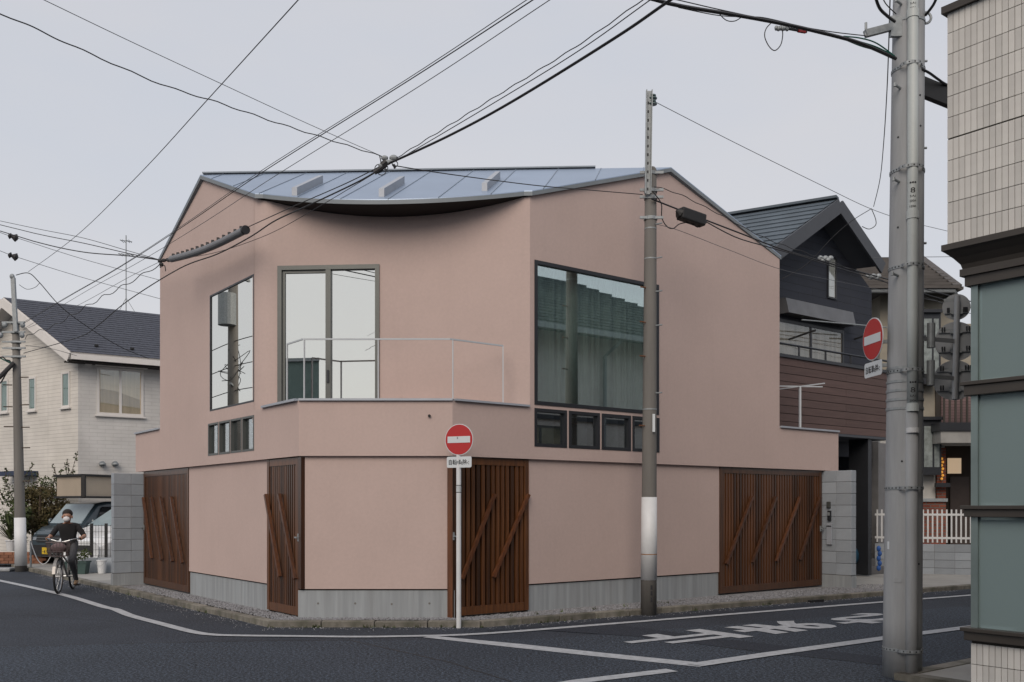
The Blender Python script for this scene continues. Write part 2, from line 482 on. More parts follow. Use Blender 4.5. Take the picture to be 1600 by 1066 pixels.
strip('road_line', smooth(Gp((-260, 860), (-120, 883), (0, 908), (60, 921), (110, 933), (162, 949), (180, 953), (205, 963), (250, 975), (300, 988), (330, 992.5), (370, 994), (460, 995), (560, 996), (640, 995), (720, 993), (800, 988), (900, 980), (1000, 972), (1180, 957.5), (1385, 941), (1520, 930.5), (1700, 917))), .14, parent=road)
strip('road_line', Gp((668, 995.5), (800, 1009), (930, 1023), (1102, 1040.5)), [.16, .26, .25, .24], .0065, road)
strip('road_line', Gp((1085, 1041), (1200, 1024), (1400, 996), (1520, 980.5), (1700, 957)), .19, .0125, road)
strip('road_line', Gp((700, 1100), (905, 1066), (1050, 1048.5)), .17, parent=road)
strip('road_line', Gp((-260, 1010), (-120, 1002)), .15, parent=road)

def wander(pts, k, amp):
    out = []
    for a, b in zip(pts, pts[1:]):
        for j in range(k): out.append(a.lerp(b, j / k) + V((random.uniform(-amp, amp), random.uniform(-amp, amp), 0)))
    return out + [pts[-1]]
strip('tar_seam', wander(Gp((545, 1000.5), (700, 1035), (905, 1100)), 22, .012), .022, .0048, road, 'tar')
strip('tar_seam', wander(Gp((-300, 1020), (0, 1011), (340, 1003), (545, 1000.5)), 16, .02), .018, .0048, road, 'tar')
strip('tar_seam', wander(Gp((1128, 1012.5), (1330, 1034.5), (1560, 1062)), 14, .012), .016, .0078, road, 'tar')
strip('tar_seam', wander(Gp((-200, 952), (60, 962), (190, 972)), 12, .05), .012, .0048, road, 'tar')

def text_mesh(body, w, h, embolden=.0, align_w=True, res=3):
    """flat glyph mesh fitted to a w x h box centred on the origin, in the XY plane"""
    cu = bpy.data.curves.new('glyphs', 'FONT'); cu.body = body; cu.resolution_u = res; cu.offset = embolden
    ob = bpy.data.objects.new('glyphs', cu); COL.objects.link(ob)
    dg = bpy.context.evaluated_depsgraph_get()
    me = bpy.data.meshes.new_from_object(ob.evaluated_get(dg))
    bpy.data.objects.remove(ob)
    xs = [v.co.x for v in me.vertices]; ys = [v.co.y for v in me.vertices]
    x0, x1, y0, y1 = min(xs), max(xs), min(ys), max(ys)
    for v in me.vertices:
        v.co = ((v.co.x - (x0 + x1) / 2) / (x1 - x0) * w, (v.co.y - (y0 + y1) / 2) / (y1 - y0) * h, 0)
    me.materials.clear()
    return me

up_ = -V((.815, .579, 0)).normalized(); rt_ = V((up_.y, -up_.x, 0))
for ch, c, ln, wd in (('止', G(1062, 997.5), 1.55, .86), ('ま', G(1218, 981), 1.5, .86), ('れ', G(1352, 967.5), 1.5, .86)):
    me = text_mesh(ch, wd, ln, .038); me.materials.append(M['paint'])
    piece('road_lettering', me, road, frame4(c + V((0, 0, .0095)), rt_, up_, (0, 0, 1)))

# kerb lines round the corner lot
KL = V((-3.07, 12.39, 0)); KR = V((-.365, 12.39, 0)); KD = V((.836, .549, 0)).normalized(); KLD = V((-.611, .792, 0)).normalized()
kerb = thing('kerb', None, None, (-1.7, 12.39, 0)); kerb['kind'] = 'structure'
def kerb_run(a, d, n, ln, inward, gaps=()):
    mb = MB(); mb.box((ln / 2 - .004, 0, 0), (ln / 2 - .004, 0, 0), (0, .065, 0), (0, 0, .055))
    me = mb.mesh('kerb_stone', mats=M['kerb'])
    for i in range(n):
        if i in gaps: continue
        q = a + d * (ln * i) + inward * (.065 + random.uniform(-.004, .004)) + V((0, 0, LOT - .055 + random.uniform(-.006, .004)))
        o = piece('kerb_stone', me, kerb, frame4(q, d, inward, (0, 0, 1)))
        b = o.modifiers.new('bevel', 'BEVEL'); b.width = .012; b.segments = 2
inL = V((KLD.y, -KLD.x, 0)); inL = inL if inL.x > 0 else -inL
inR = V((-KD.y, KD.x, 0))
kerb_run(KL, KLD, 26, .6, inL)
kerb_run(KL, V((1, 0, 0)), 4, .67, V((0, 1, 0)))
kerb_run(KR, KD, 24, .6, inR)
# dark drain slots in the kerb face
for q, d in ((G(848, 972), KD), (G(1275, 941), KD), (G(420, 975), -KLD)):
    mb = MB(); mb.box(q + V((0, 0, .02)), d * .16, V((d.y, -d.x, 0)) * .03, V((0, 0, .018)))
    mb.build('drain_slot', M['black'], kerb)

lot_pts = [KL + KLD * 6.9 + inL * .13, KL + inL * .13 + V((.06, .13, 0)), KR + V((0, .13, 0)), KR + KD * 8.3 + inR * .13, PR.p(9.5, 0, -3), PL.p(8, 0, -3)]
sheet('gravel_bed', [(p.x, p.y) for p in lot_pts], LOT - .008, M['gravel_bed'])
sheet('forecourt', [(p.x, p.y) for p in (KL + KLD * 6.9 + inL * .13, KL + KLD * 15.6 + inL * .13, KL + KLD * 15.6 + inL * 16, PL.p(7.6, 0, -6), PL.p(7.2, 0, -.3))], LOT - .004, M['pave'])
sheet('forecourt', [(p.x, p.y) for p in (KR + KD * 8.3 + inR * .13, KR + KD * 24 + inR * .13, KR + KD * 24 + inR * 12, PR.p(8.6, 0, -9), PR.p(8.6, 0, -.2))], LOT - .004, M['pave'])
# loose gravel along the plinth
mb = MB()
def stones(a, b, w0, w1, n, inward):
    for _ in range(n):
        s_ = random.random(); q = a.lerp(b, s_) + inward * (.135 + random.random() * (w0 + (w1 - w0) * s_))
        r = random.uniform(.009, .021)
        e1 = V((random.gauss(0, 1), random.gauss(0, 1), random.gauss(0, .5))).normalized(); e2 = e1.orthogonal().normalized(); e3 = e1.cross(e2)
        q = V((q.x, q.y, LOT - .004 + r * .3))
        P6 = [q + e1 * r, q - e1 * r, q + e2 * r * .8, q - e2 * r * .8, q + e3 * r * .6, q - e3 * r * .6]
        mb.add(P6, [[0, 2, 4], [2, 1, 4], [1, 3, 4], [3, 0, 4], [2, 0, 5], [1, 2, 5], [3, 1, 5], [0, 3, 5]])
stones(KL, KL + KLD * 6.6, .36, .36, 3600, inL)
stones(KL, KR, .22, .22, 1100, V((0, 1, 0)))
stones(KR, KR + KD * 9.2, .36, .95, 5200, inR)
mb.build('gravel', M['gravel'], kind='stuff', label='pale grey gravel strip along the foot of the pink house', cat='gravel')

# weeds and grit in the kerb joint
mb = MB()
def weeds(a, b, n):
    for _ in range(n):
        s_ = random.random(); q = a.lerp(b, s_)
        for k in range(random.randint(4, 11)):
            an = random.uniform(0, 6.28); h = random.uniform(.015, .06); o_ = V((random.gauss(0, .02), random.gauss(0, .012), 0))
            t_ = V((math.cos(an) * .03, math.sin(an) * .03, h)); sw = V((-math.sin(an), math.cos(an), 0)) * .006
            mb.poly(q + o_ - sw, q + o_ + sw, q + o_ + t_)
weeds(KL + V((0, -.01, 0)), KR + V((0, -.01, 0)), 22); weeds(KR, KR + KD * 9, 26); weeds(KL, KL + KLD * 9, 18)
weeds(KL + inL * .5, KL + inL * .5 + KLD * 6, 10); weeds(KR + V((.2, .38, 0)) + V((0, 0, LOT)), KR + KD * 4 + inR * .5 + V((0, 0, LOT)), 10)
mb.build('weeds', M['leaf'], kind='stuff', label='tiny green weeds growing along the kerb joint', cat='weeds')
mb = MB()
for _ in range(1500):
    run = random.random(); dst = abs(random.gauss(0, .16))
    if run < .45: q = KR + KD * random.uniform(0, 10) - inR * dst
    elif run < .6: q = KL.lerp(KR, random.random()) - V((0, dst, 0))
    else: q = KL + KLD * random.uniform(0, 12) - inL * dst
    r = random.uniform(.004, .012); e1 = V((random.gauss(0, 1), random.gauss(0, 1), 0)).normalized() * r; e2 = V((-e1.y, e1.x, 0)) * .7
    q = V((q.x, q.y, .004)); mb.add([q + e1, q + e2, q - e1, q - e2, q + V((0, 0, r * .8))], [[0, 1, 4], [1, 2, 4], [2, 3, 4], [3, 0, 4]])
mb.build('road_grit', M['gravel'], kind='stuff', label='loose grit scattered along the gutter', cat='grit')

# near kerb and pavement on the camera's side of the street
NK = V((3.35, 8.62, 0))
nk = thing('pavement_kerb', None, None, NK); nk['kind'] = 'structure'
mbk = MB(); mbk.box((.296, 0, 0), (.296, 0, 0), (0, .07, 0), (0, 0, .055)); mek = mbk.mesh('kerb_stone', mats=M['kerb'])
for i in range(16):
    piece('kerb_stone', mek, nk, frame4(NK + DR * (.6 * i) - V((-DR.y, DR.x, 0)) * .07 + V((0, 0, .01)), DR, V((-DR.y, DR.x, 0)), (0, 0, 1)))
for i in range(8):
    piece('kerb_stone', mek, nk, frame4(NK - DL * (.6 * i) + DR * .07 + V((0, 0, .01)), -DL, V((-DL.y, DL.x, 0)) * -1, (0, 0, 1)))
sheet('pavement', [(p.x, p.y) for p in (NK - DL * .13 + DR * .13, NK + DR * 9.6 - DL * .13, NK + DR * 9.6 - DL * 8, NK + DR * 8 - DL * 14, NK + DR * .13 - DL * 4.8)], .058, M['pave'])

# ------------------------------------------------------------------ the pink corner house
house = thing('pink_house', 'pink stucco corner house with curved eave, chamfered balcony and slatted wooden gates', 'house', (PC.p(1, 0).x, PC.p(1, 0).y + 3, LOT))
ZB = CAMH + (HY - 712.5) / FPX * D0          # underside of the overhanging band
ZP = CAMH + (HY - 626) / FPX * D0            # top of the balcony parapet
ZW = CAMH + (HY - 921) / FPX * D0            # foot of the pink wall, top of the concrete plinth
tR0, tR1 = PL.t(318), PR.t(1045)
RG0, RG1 = PL.p(tR0, 0), PR.p(tR1, 0)
ZR = .5 * (PL.z(318, 279) + PR.z(1045, 255))
rdir = (RG1 - RG0).normalized(); rnrm = V((rdir.y, -rdir.x, 0))   # rnrm points to the street
SL = .5
def hroof(p):
    return ZR - SL * abs((V((p.x, p.y, 0)) - RG0).dot(rnrm))
tLe, tRe = PL.t(250), PR.t(1218)             # far ends of the upper storey
tLw, tRw = PL.t(212), PR.t(1310)             # far ends of the band
C0, C1 = PL.p(PL.t(404), 0), PR.p(PR.t(828), 0)
PD = Plane(C0, C1 - C0); CL = (C1 - C0).length
def arc(u):
    return C0.lerp(C1, u) + PD.n * (.56 * 4 * u * (1 - u))
RT = .064

def grid_wall(mb, pl, ts, zs, holes, top=None, rev=.11, off=0.0):
    ts = sorted(set([round(t, 5) for t in ts] + [round(h[i], 5) for h in holes for i in (0, 1)]))
    zs = sorted(set([round(z, 5) for z in zs] + [round(h[i], 5) for h in holes for i in (2, 3)]))
    for a, b in zip(ts, ts[1:]):
        for k in range(len(zs) - 1):
            c, d = zs[k], zs[k + 1]
            if any(h[0] - 1e-4 < (a + b) / 2 < h[1] + 1e-4 and h[2] - 1e-4 < (c + d) / 2 < h[3] + 1e-4 for h in holes): continue
            mb.poly(pl.p(a, c, off), pl.p(b, c, off), pl.p(b, d, off), pl.p(a, d, off))
        if top:
            mb.poly(pl.p(a, zs[-1], off), pl.p(b, zs[-1], off), pl.p(b, top(b), off), pl.p(a, top(a), off))
    for t0, t1, z0, z1 in holes:
        q = [(t0, z0), (t1, z0), (t1, z1), (t0, z1)]
        for i in range(4):
            (a, c), (b, d) = q[i], q[(i + 1) % 4]
            mb.poly(pl.p(a, c, off), pl.p(b, d, off), pl.p(b, d, off - rev), pl.p(a, c, off - rev))

WL = (PL.t(397), PL.t(328), PL.z(328, 643), PL.z(397, 428))            # tall mirror window
WR = (PR.t(835), PR.t(1029), PR.z(835, 632), PR.z(835, 406))           # big curtained window
ZS0, ZS1 = PL.z(397, 704), PL.z(397, 648.5)
SLw = [(PL.t(b), PL.t(a), ZS0, ZS1) for a, b in ((325.5, 341.3), (342.5, 359.5), (360.5, 377.7), (378.7, 397))]
SRw = [(PR.t(a), PR.t(b), PR.z(835, 697.5), PR.z(835, 637.5)) for a, b in ((835, 885.5), (888.7, 937), (940, 985.5), (988, 1030))]
DO = (PD.t(434), PD.t(593), ZP - .18, PD.z(434, 416))                  # balcony door

mb = MB()
grid_wall(mb, PL, [0, PL.t(404) + .2, tLe, tLw], [ZB, ZP], SLw)
grid_wall(mb, PR, [0, PR.t(828), tRe, tRw], [ZB, ZP], SRw)
grid_wall(mb, PC, [0, (PB - PA).length], [ZB, ZP], [])
tf0 = PL.t(404) + .22
grid_wall(mb, PL, [tf0, tR0, tLe], [ZP], [], None)
grid_wall(mb, PL, [tf0, tR0, tLe], [ZP, WL[3] + .05], [WL], lambda t: hroof(PL.p(t, 0)) - RT + .01)
grid_wall(mb, PR, [PR.t(828), tR1, tRe], [ZP, WR[3] + .05], [WR], lambda t: hroof(PR.p(t, 0)) - RT + .01)
# recessed front wall under the curved eave, sweeping softly into the flank
us = [.0 + .95 * i / 40 for i in range(41)]
x_f = .2
def topD(t):
    return hroof(arc(max(0, min(1, t / CL)))) - RT - .004
tsD = sorted(set([x_f, DO[0], DO[1]] + [CL * i / 48 for i in range(49) if CL * i / 48 > x_f]))
grid_wall(mb, PD, tsD, [ZP - .18, DO[3] + .04], [DO], topD, .12)
pf0, pf1, pfc = PL.p(tf0, 0), PD.p(x_f, 0), C0
fil = []
for i in range(15):
    s_ = i / 14
    fil.append(pf0 * (1 - s_) ** 2 + pfc * 2 * s_ * (1 - s_) + pf1 * s_ ** 2)
for i in range(14):
    a, b = fil[i], fil[i + 1]
    ta = (hroof(a) - RT + .01) * (1 - i / 14) + topD(x_f) * (i / 14); tb = (hroof(b) - RT + .01) * (1 - (i + 1) / 14) + topD(x_f) * ((i + 1) / 14)
    mb.poly(a + V((0, 0, ZP - .18)), b + V((0, 0, ZP - .18)), b + V((0, 0, tb)), a + V((0, 0, ta)))
# hidden back wall and underside of the band
bl, br_ = PL.p(tLe, 0), PR.p(tRe, 0)
mb.poly(br_ + V((0, 0, ZP - .2)), bl + V((0, 0, ZP - .2)), bl + V((0, 0, hroof(bl) - RT)), br_ + V((0, 0, hroof(br_) - RT)))
cl, cr = PL.p(tLw, 0), PR.p(tRw, 0)
mb.poly(cr + V((0, 0, ZB)), cl + V((0, 0, ZB)), cl + V((0, 0, ZP)), cr + V((0, 0, ZP)))
mb.poly(*[q + V((0, 0, ZB)) for q in (cl, PA, PB, cr)])
mb.poly(*[q + V((0, 0, ZP - .16)) for q in (cl + V((.1, 0, 0)), PA + V((.05, .1, 0)), PB + V((-.05, .1, 0)), cr - V((.1, 0, 0)))])
# inner faces of the parapet
ppt = .11
ia, ib = PC.p(.05, 0, -ppt), PC.p((PB - PA).length - .05, 0, -ppt)
for a, b in ((PL.p(PL.t(404) + .2, 0, -ppt), ia), (ia, ib), (ib, PR.p(PR.t(828), 0, -ppt)), (PL.p(tLw, 0, -ppt), PL.p(tLe, 0, -ppt)), (PR.p(tRe, 0, -ppt), PR.p(tRw, 0, -ppt))):
    mb.poly(a + V((0, 0, ZP - .16)), b + V((0, 0, ZP - .16)), b + V((0, 0, ZP)), a + V((0, 0, ZP)))
mb.build('upper_wall', M['pink'], house)
# lower wall, a hand's breadth behind the band
REC = -.05
def seg_wall(pl, t0, t1, name='lower_wall'):
    mb = MB(); pl.slab(mb, t0, t1, ZW, ZB + .05, REC - .25, REC)
    mb.build(name, M['pink'], house)
    mb = MB(); pl.slab(mb, t0, t1, 0, ZW - .02, REC - .25, REC - .02)
    mb.build('plinth', M['conc'], house)
    mb = MB(); pl.slab(mb, t0, t1, ZW - .02, ZW, REC - .25, REC - .05)
    mb.build('shadow_joint', M['dark_back'], house)
G1 = (PL.t(290.5), PL.t(221)); G2 = (PL.t(462), PL.t(413)); G3 = (PR.t(716), PR.t(829)); G4 = (PR.t(1128), PR.t(1287))
seg_wall(PL, G2[1] + .006, G1[0] - .006)
seg_wall(PR, G3[1] + .006, G4[0] - .006)
mb = MB(); PC.slab(mb, .0, (PB - PA).length - .07, ZW, ZB + .05, REC - .25, REC); mb.build('lower_wall', M['pink'], house)
mb = MB(); PC.slab(mb, -.025, (PB - PA).length + .025, 0, ZW - .02, REC - .25, REC - .02); mb.build('plinth', M['conc'], house)
mb = MB(); PC.slab(mb, .0, (PB - PA).length, ZW - .02, ZW, REC - .25, REC - .05); mb.build('shadow_joint', M['dark_back'], house)
# form-tie holes in the chamfer plinth
for px, py in ((497, 943), (555, 943), (612, 944), (671, 943)):
    mb = MB(); q = W(px, py, D0 + .069); mb.disc(q, (0, 1, 0), .014, .004, 12); mb.build('form_tie_hole', M['pole'], house)

def gate(pl, t0, t1, z0, z1, pitch, battens, post=None, lean=1):
    ctr = pl.p((t0 + t1) / 2, z0)
    fr = MB(); fw = .075; o0, o1 = REC - .04, REC + .012
    pl.slab(fr, t0, t0 + fw, z0, z1, o0, o1); pl.slab(fr, t1 - fw, t1, z0, z1, o0, o1)
    pl.slab(fr, t0 + fw, t1 - fw, z1 - .09, z1, o0, o1 - .003); pl.slab(fr, t0 + fw, t1 - fw, z0, z0 + .11, o0, o1 - .003)
    g = fr.build('gate', M['wood'], house)
    n = int((t1 - t0 - 2 * fw) / pitch); pit = (t1 - t0 - 2 * fw) / n
    sm = MB(); sm.box((0, 0, 0), (pit * .31, 0, 0), (0, .014, 0), (0, 0, (z1 - z0 - .2) / 2)); sme = sm.mesh('slat', mats=M['wood'])
    for i in range(n):
        c = pl.p(t0 + fw + pit * (i + .5), (z0 + .11 + z1 - .09) / 2, REC - .014)
        piece('slat', sme, g, frame4(c, pl.d, -pl.n, (0, 0, 1)))
    b = MB(); pl.slab(b, t0 + fw, t1 - fw, z0 + .1, z1 - .08, REC - .12, REC - .10); b.build('shade_backing', M['dark_back'], g)  # near-black board added so the gaps between slats look dark
    for (ta, za), (tb, zb) in battens:
        b = MB(); b.bar(pl.p(ta, za, REC + .036), pl.p(tb, zb, REC + .036), .042, .046, pl.n); b.build('batten', M['wood_batten'], g)
    return g
gz0, gz1 = LOT + .02, ZB - .012
zt, zb = 1.69, .58
ga = gate(PL, G1[0], G1[1], gz0, gz1, .066, [((PL.t(a), zt), (PL.t(b), zb)) for a, b in ((266, 283.5), (250, 268), (235, 251.5), (222.5, 235.5))])
gb = gate(PL, G2[0], G2[1], gz0, gz1, .066, [((PL.t(a), zt), (PL.t(b), zb)) for a, b in ((413.5, 435.5), (434.5, 459.5))])
gc = gate(PR, G3[0], G3[1], gz0, gz1, .078, [((PR.t(a), zt), (PR.t(b), zb)) for a, b in ((774, 723), (827, 772))])
gd = gate(PR, G4[0], G4[1], gz0, gz1, .072, [((PR.t(a), zt), (PR.t(b), zb)) for a, b in ((1177, 1136), (1214, 1177), (1251, 1214), (1283, 1251))])
# corner posts of the two gates beside the chamfer, the post of the flank gate
mb = MB(); PC.slab(mb, (PB - PA).length - .068, (PB - PA).length + .0, LOT, gz1, REC - .1, REC + .02); mb.build('gate_post', M['wood_batten'], house)
mb = MB(); PL.slab(mb, .0, G2[0] - .004, ZW + .004, gz1, REC - .12, REC + .02); mb.build('gate_post', M['wood_batten'], house)
mb = MB(); PR.slab(mb, .02, G3[0] - .004, LOT, gz1, REC - .1, REC + .005); mb.build('gate_post', M['wood'], house)
for pl, px in ((PL, 291.8),):
    t = pl.t(px); mb = MB(); pl.slab(mb, t - .05, t + .03, LOT, gz1, REC - .1, REC + .03)
# handles and locks
for pl, px, py, m in ((PL, 463, 840, 'gal'), (PR, 710.5, 838, 'gal'), (PR, 1284.5, 826, 'gal'), (PL, 222.3, 824, 'gal')):
    t = pl.t(px); z = pl.z(px, py)
    mb = MB(); pl.slab(mb, t - .014, t + .014, z - .05, z + .05, REC + .014, REC + .03); pl.slab(mb, t - .008, t + .05, z - .01, z + .01, REC + .03, REC + .06)
    mb.build('gate_handle', M[m], house)

def window(pl, hole, fw, fm, gm, rec=.03, mull=(), curtain=None, name='window', proud=0.0, cm='curtain', sash=None):
    t0, t1, z0, z1 = hole
    fr = MB(); o0, o1 = -.10, proud
    pl.slab(fr, t0, t0 + fw, z0, z1, o0, o1); pl.slab(fr, t1 - fw, t1, z0, z1, o0, o1)
    pl.slab(fr, t0 + fw, t1 - fw, z0, z0 + fw, o0, o1 - .001); pl.slab(fr, t0 + fw, t1 - fw, z1 - fw, z1, o0, o1 - .001)
    w = fr.build(name, fm, house)
    cuts = [t0 + fw] + list(mull) + [t1 - fw]
    for m_ in mull:
        b = MB(); pl.slab(b, m_ - fw * .6, m_ + fw * .6, z0 + fw, z1 - fw, o0, o1 - .004); b.build('mullion', fm, w)
    for a, b_ in zip(cuts, cuts[1:]):
        p_ = MB(); pl.slab(p_, a, b_, z0 + fw, z1 - fw, -rec - .006, -rec); p_.build('pane', gm, w)
    if curtain:
        cb = MB(); n = int((t1 - t0) * 42)
        for i in range(n):
            def q(k, z):
                t = t0 + (t1 - t0) * k / n
                return pl.p(t, z, -.22 - curtain[2] * math.sin(k * .9 + math.sin(k * .23) * 2))
            f0, f1 = i / n, (i + 1) / n
            if f0 >= curtain[0] and f1 <= curtain[1]:
                cb.poly(q(i, z0 - .03), q(i + 1, z0 - .03), q(i + 1, z1 + .03), q(i, z1 + .03))
        o = cb.build('curtain', M[cm], w, smooth=True)
        sf = o.modifiers.new('thickness', 'SOLIDIFY'); sf.thickness = .004
    return w
window(PL, WL, .025, M['frame_dark'], M['glass_sky'], .012, proud=.004, curtain=(0, 1, .03))
for h in SLw: window(PL, h, .03, M['frame_grey'], M['glass'], .04, proud=.006)
window(PR, WR, .05, M['frame_dark'], M['glass_big'], .03, proud=.012, curtain=(.0, 1, .05))
for h in SRw: window(PR, h, .045, M['frame_dark'], M['glass'], .04, proud=.008, curtain=(0.05, .95, .004), cm='blind')
dm = PD.t(513)
dw = window(PD, DO, .06, M['frame_grey'], M['glass_sky'], .035, mull=[dm], proud=.022, curtain=(0, 1, .03))
# the sliding leaf stands a little behind on the left: its own sash
sb = MB()
PD.slab(sb, DO[0] + .06, DO[0] + .1, DO[2] + .06, DO[3] - .06, -.03, -.012); PD.slab(sb, DO[0] + .1, dm - .04, DO[3] - .1, DO[3] - .06, -.03, -.012)
sb.build('sash', M['frame_grey'], dw)
mb = MB(); t = PD.t(513); PD.slab(mb, t - .015, t + .015, 3.25, 3.42, .02, .04); mb.build('pull_handle', M['frame_dark'], dw)
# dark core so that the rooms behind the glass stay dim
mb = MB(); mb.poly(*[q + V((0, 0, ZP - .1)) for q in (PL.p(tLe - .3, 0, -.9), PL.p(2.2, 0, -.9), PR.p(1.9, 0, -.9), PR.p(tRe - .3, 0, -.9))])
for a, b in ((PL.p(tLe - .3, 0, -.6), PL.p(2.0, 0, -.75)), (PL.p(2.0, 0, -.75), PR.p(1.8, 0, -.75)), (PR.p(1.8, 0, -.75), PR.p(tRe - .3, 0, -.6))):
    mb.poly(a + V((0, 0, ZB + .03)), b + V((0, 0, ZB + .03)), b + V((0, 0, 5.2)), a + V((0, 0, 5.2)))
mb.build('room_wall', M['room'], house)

# ---- roof
def clip(poly, p, n):
    out = []
    for i in range(len(poly)):
        a, b = poly[i], poly[(i + 1) % len(poly)]
        da, db = (a - p).dot(n), (b - p).dot(n)
        if da >= 0: out.append(a)
        if (da >= 0) != (db >= 0): out.append(a.lerp(b, da / (da - db)))
    return out
ov = .05
front = [RG0 + PL.n * ov, C0 + PL.n * ov] + [arc(.02 + .96 * i / 36) for i in range(37)] + [C1 + PR.n * ov, RG1 + PR.n * ov]
back = [RG0 + PL.n * ov, RG1 + PR.n * ov, br_ + PR.n * ov - rnrm * .05, bl + PL.n * ov - rnrm * .05]
deck = MB()
def slabpoly(mb, poly, z0, z1):
    top = [V((p.x, p.y, hroof(p) + z1)) for p in poly]; bot = [V((p.x, p.y, hroof(p) + z0)) for p in poly]
    n = len(poly)
    mb.add(top + bot, [list(range(n)), list(range(n, 2 * n))[::-1]] + [[(i + 1) % n, i, n + i, n + (i + 1) % n] for i in range(n)])
slabpoly(deck, front, -RT, -.008); slabpoly(deck, back, -RT, -.008)
roof = deck.build('roof', mat('fascia_metal', (.20, .225, .245), .6, metal=.2, var=.06), house)
M['roof_seam'] = mat('roof_seam', (.24, .29, .36), .6, metal=.3, var=.05)
sdv = V((.17, 1, 0)).normalized(); sperp = V((sdv.y, -sdv.x, 0))
sp0 = W(735, 264, 15.1); sp0.z = 0
def unit_seams():
    k = -9
    while k < 8:
        yield k
        k += 1
PITCH = .655
fin_in = [p for p in front]
for k in unit_seams():
    a = sp0 + sperp * (PITCH * k); b = sp0 + sperp * (PITCH * (k + 1))
    pol = clip(clip(fin_in, a + sperp * .004, sperp), b - sperp * .004, -sperp)
    if len(pol) > 2 and sum((pol[i] - pol[0]).cross(pol[i - 1] - pol[0]).length for i in range(2, len(pol))) > .04:
        m_ = MB(); slabpoly(m_, pol, -.008, .004); m_.build('roof_panel', M['roof_metal'], roof)
    # standing seam on the line a
    ins = [i for i in range(0)]
    hits = []
    for i in range(len(front)):
        p, q = front[i], front[(i + 1) % len(front)]
        da, db = (p - a).dot(sperp), (q - a).dot(sperp)
        if (da >= 0) != (db >= 0): hits.append(p.lerp(q, da / (da - db)))
    if len(hits) == 2 and (hits[0] - hits[1]).length > .25:
        p, q = hits
        m_ = MB(); m_.bar(V((p.x, p.y, hroof(p) + .004)), V((q.x, q.y, hroof(q) + .004)), .012, .016); m_.build('seam', M['roof_seam'], roof)
m_ = MB(); slabpoly(m_, back, -.008, .004); m_.build('roof_panel', M['roof_metal'], roof)
m_ = MB(); rg0 = RG0.lerp(RG1, .0) + V((0, 0, ZR + .02)); rg1 = RG0.lerp(RG1, .845) + V((0, 0, ZR + .02))
m_.bar(rg0 - V((0, 0, .008)), rg1 - V((0, 0, .008)), .12, .022); m_.build('ridge_cap', mat('ridge_metal', (.26, .30, .345), .75, var=.05, spec=.2), roof)
# low box upstands on the front slope
for (fx, fy), (bx_, by_) in (((460, 306), (505, 285)), ((596, 308), (642, 283)), ((757, 299), (789, 279))):
    def onroof(px, py):
        lo, hi = 12.0, 16.0
        for _ in range(50):
            mid = (lo + hi) / 2; q = W(px, py, mid)
            if q.z > hroof(q): lo = mid
            else: hi = mid
        return W(px, py, (lo + hi) / 2)
    a = onroof(fx, fy); b = a + sdv * 1.0; b.z = hroof(b); a.z = hroof(a)
    m_ = MB(); m_.box((a + b) / 2 + V((0, 0, .055)), (b - a) / 2, sperp * .038, V((0, 0, .06))); m_.build('roof_upstand', M['cap'], roof)
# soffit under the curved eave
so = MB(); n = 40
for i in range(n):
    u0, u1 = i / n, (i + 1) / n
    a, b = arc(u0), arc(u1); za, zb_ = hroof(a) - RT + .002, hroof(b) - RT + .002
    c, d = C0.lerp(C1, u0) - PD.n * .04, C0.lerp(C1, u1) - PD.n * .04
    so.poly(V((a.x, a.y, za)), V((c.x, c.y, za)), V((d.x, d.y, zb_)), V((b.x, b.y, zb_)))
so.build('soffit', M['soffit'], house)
# metal copings
for name, pts in (('coping', [PL.p(PL.t(411), 0, -.04), PC.p(0, 0, -.04), PC.p((PB - PA).length, 0, -.04), PR.p(PR.t(826), 0, -.04)]),
                  ('coping', [PL.p(tLw, 0, -.04), PL.p(tLe + .01, 0, -.04)]), ('coping', [PR.p(tRe + .01, 0, -.04), PR.p(tRw, 0, -.04)])):
    for i in range(len(pts) - 1):
        a, b = pts[i], pts[i + 1]; d = (b - a).normalized()
        m_ = MB(); m_.bar(a + V((0, 0, ZP + .012)), b + d * (.004 if i < len(pts) - 2 else 0) + V((0, 0, ZP + .012)), .15, .03 - .002 * i); m_.build(name, M['cap'], house)
# balcony railing
zr = CAMH + (HY - 528) / FPX * (D0 - .03)
ins = -.07
rp = [PL.p(PL.t(441), zr, ins), PC.p(.035, zr, ins), PC.p((PB - PA).length - .03, zr, ins), PR.p(PR.t(791), zr, ins)]
m_ = MB()
for a, b in zip(rp, rp[1:]):
    m_.bar(a, b, .02, .02)
rail = m_.build('railing', M['rail'], house)
for q, w_ in ((rp[0], .03), (rp[1] + V((.02, 0, 0)), .03), (PC.p(PC.t(590), zr, ins), .03), (rp[2] + V((.03, .02, 0)), .03), (rp[3], .03)):
    m_ = MB(); m_.bar(V((q.x, q.y, ZP + .02)), V((q.x, q.y, zr - .01)), .04, .014); m_.build('railing_post', M['rail'], rail)
q = W(671, 650, D0); m_ = MB(); m_.tube([q + V((0, .03, 0)), q - V((0, .03, 0))], .018, 12); m_.build('overflow_pipe', M['black'], house)

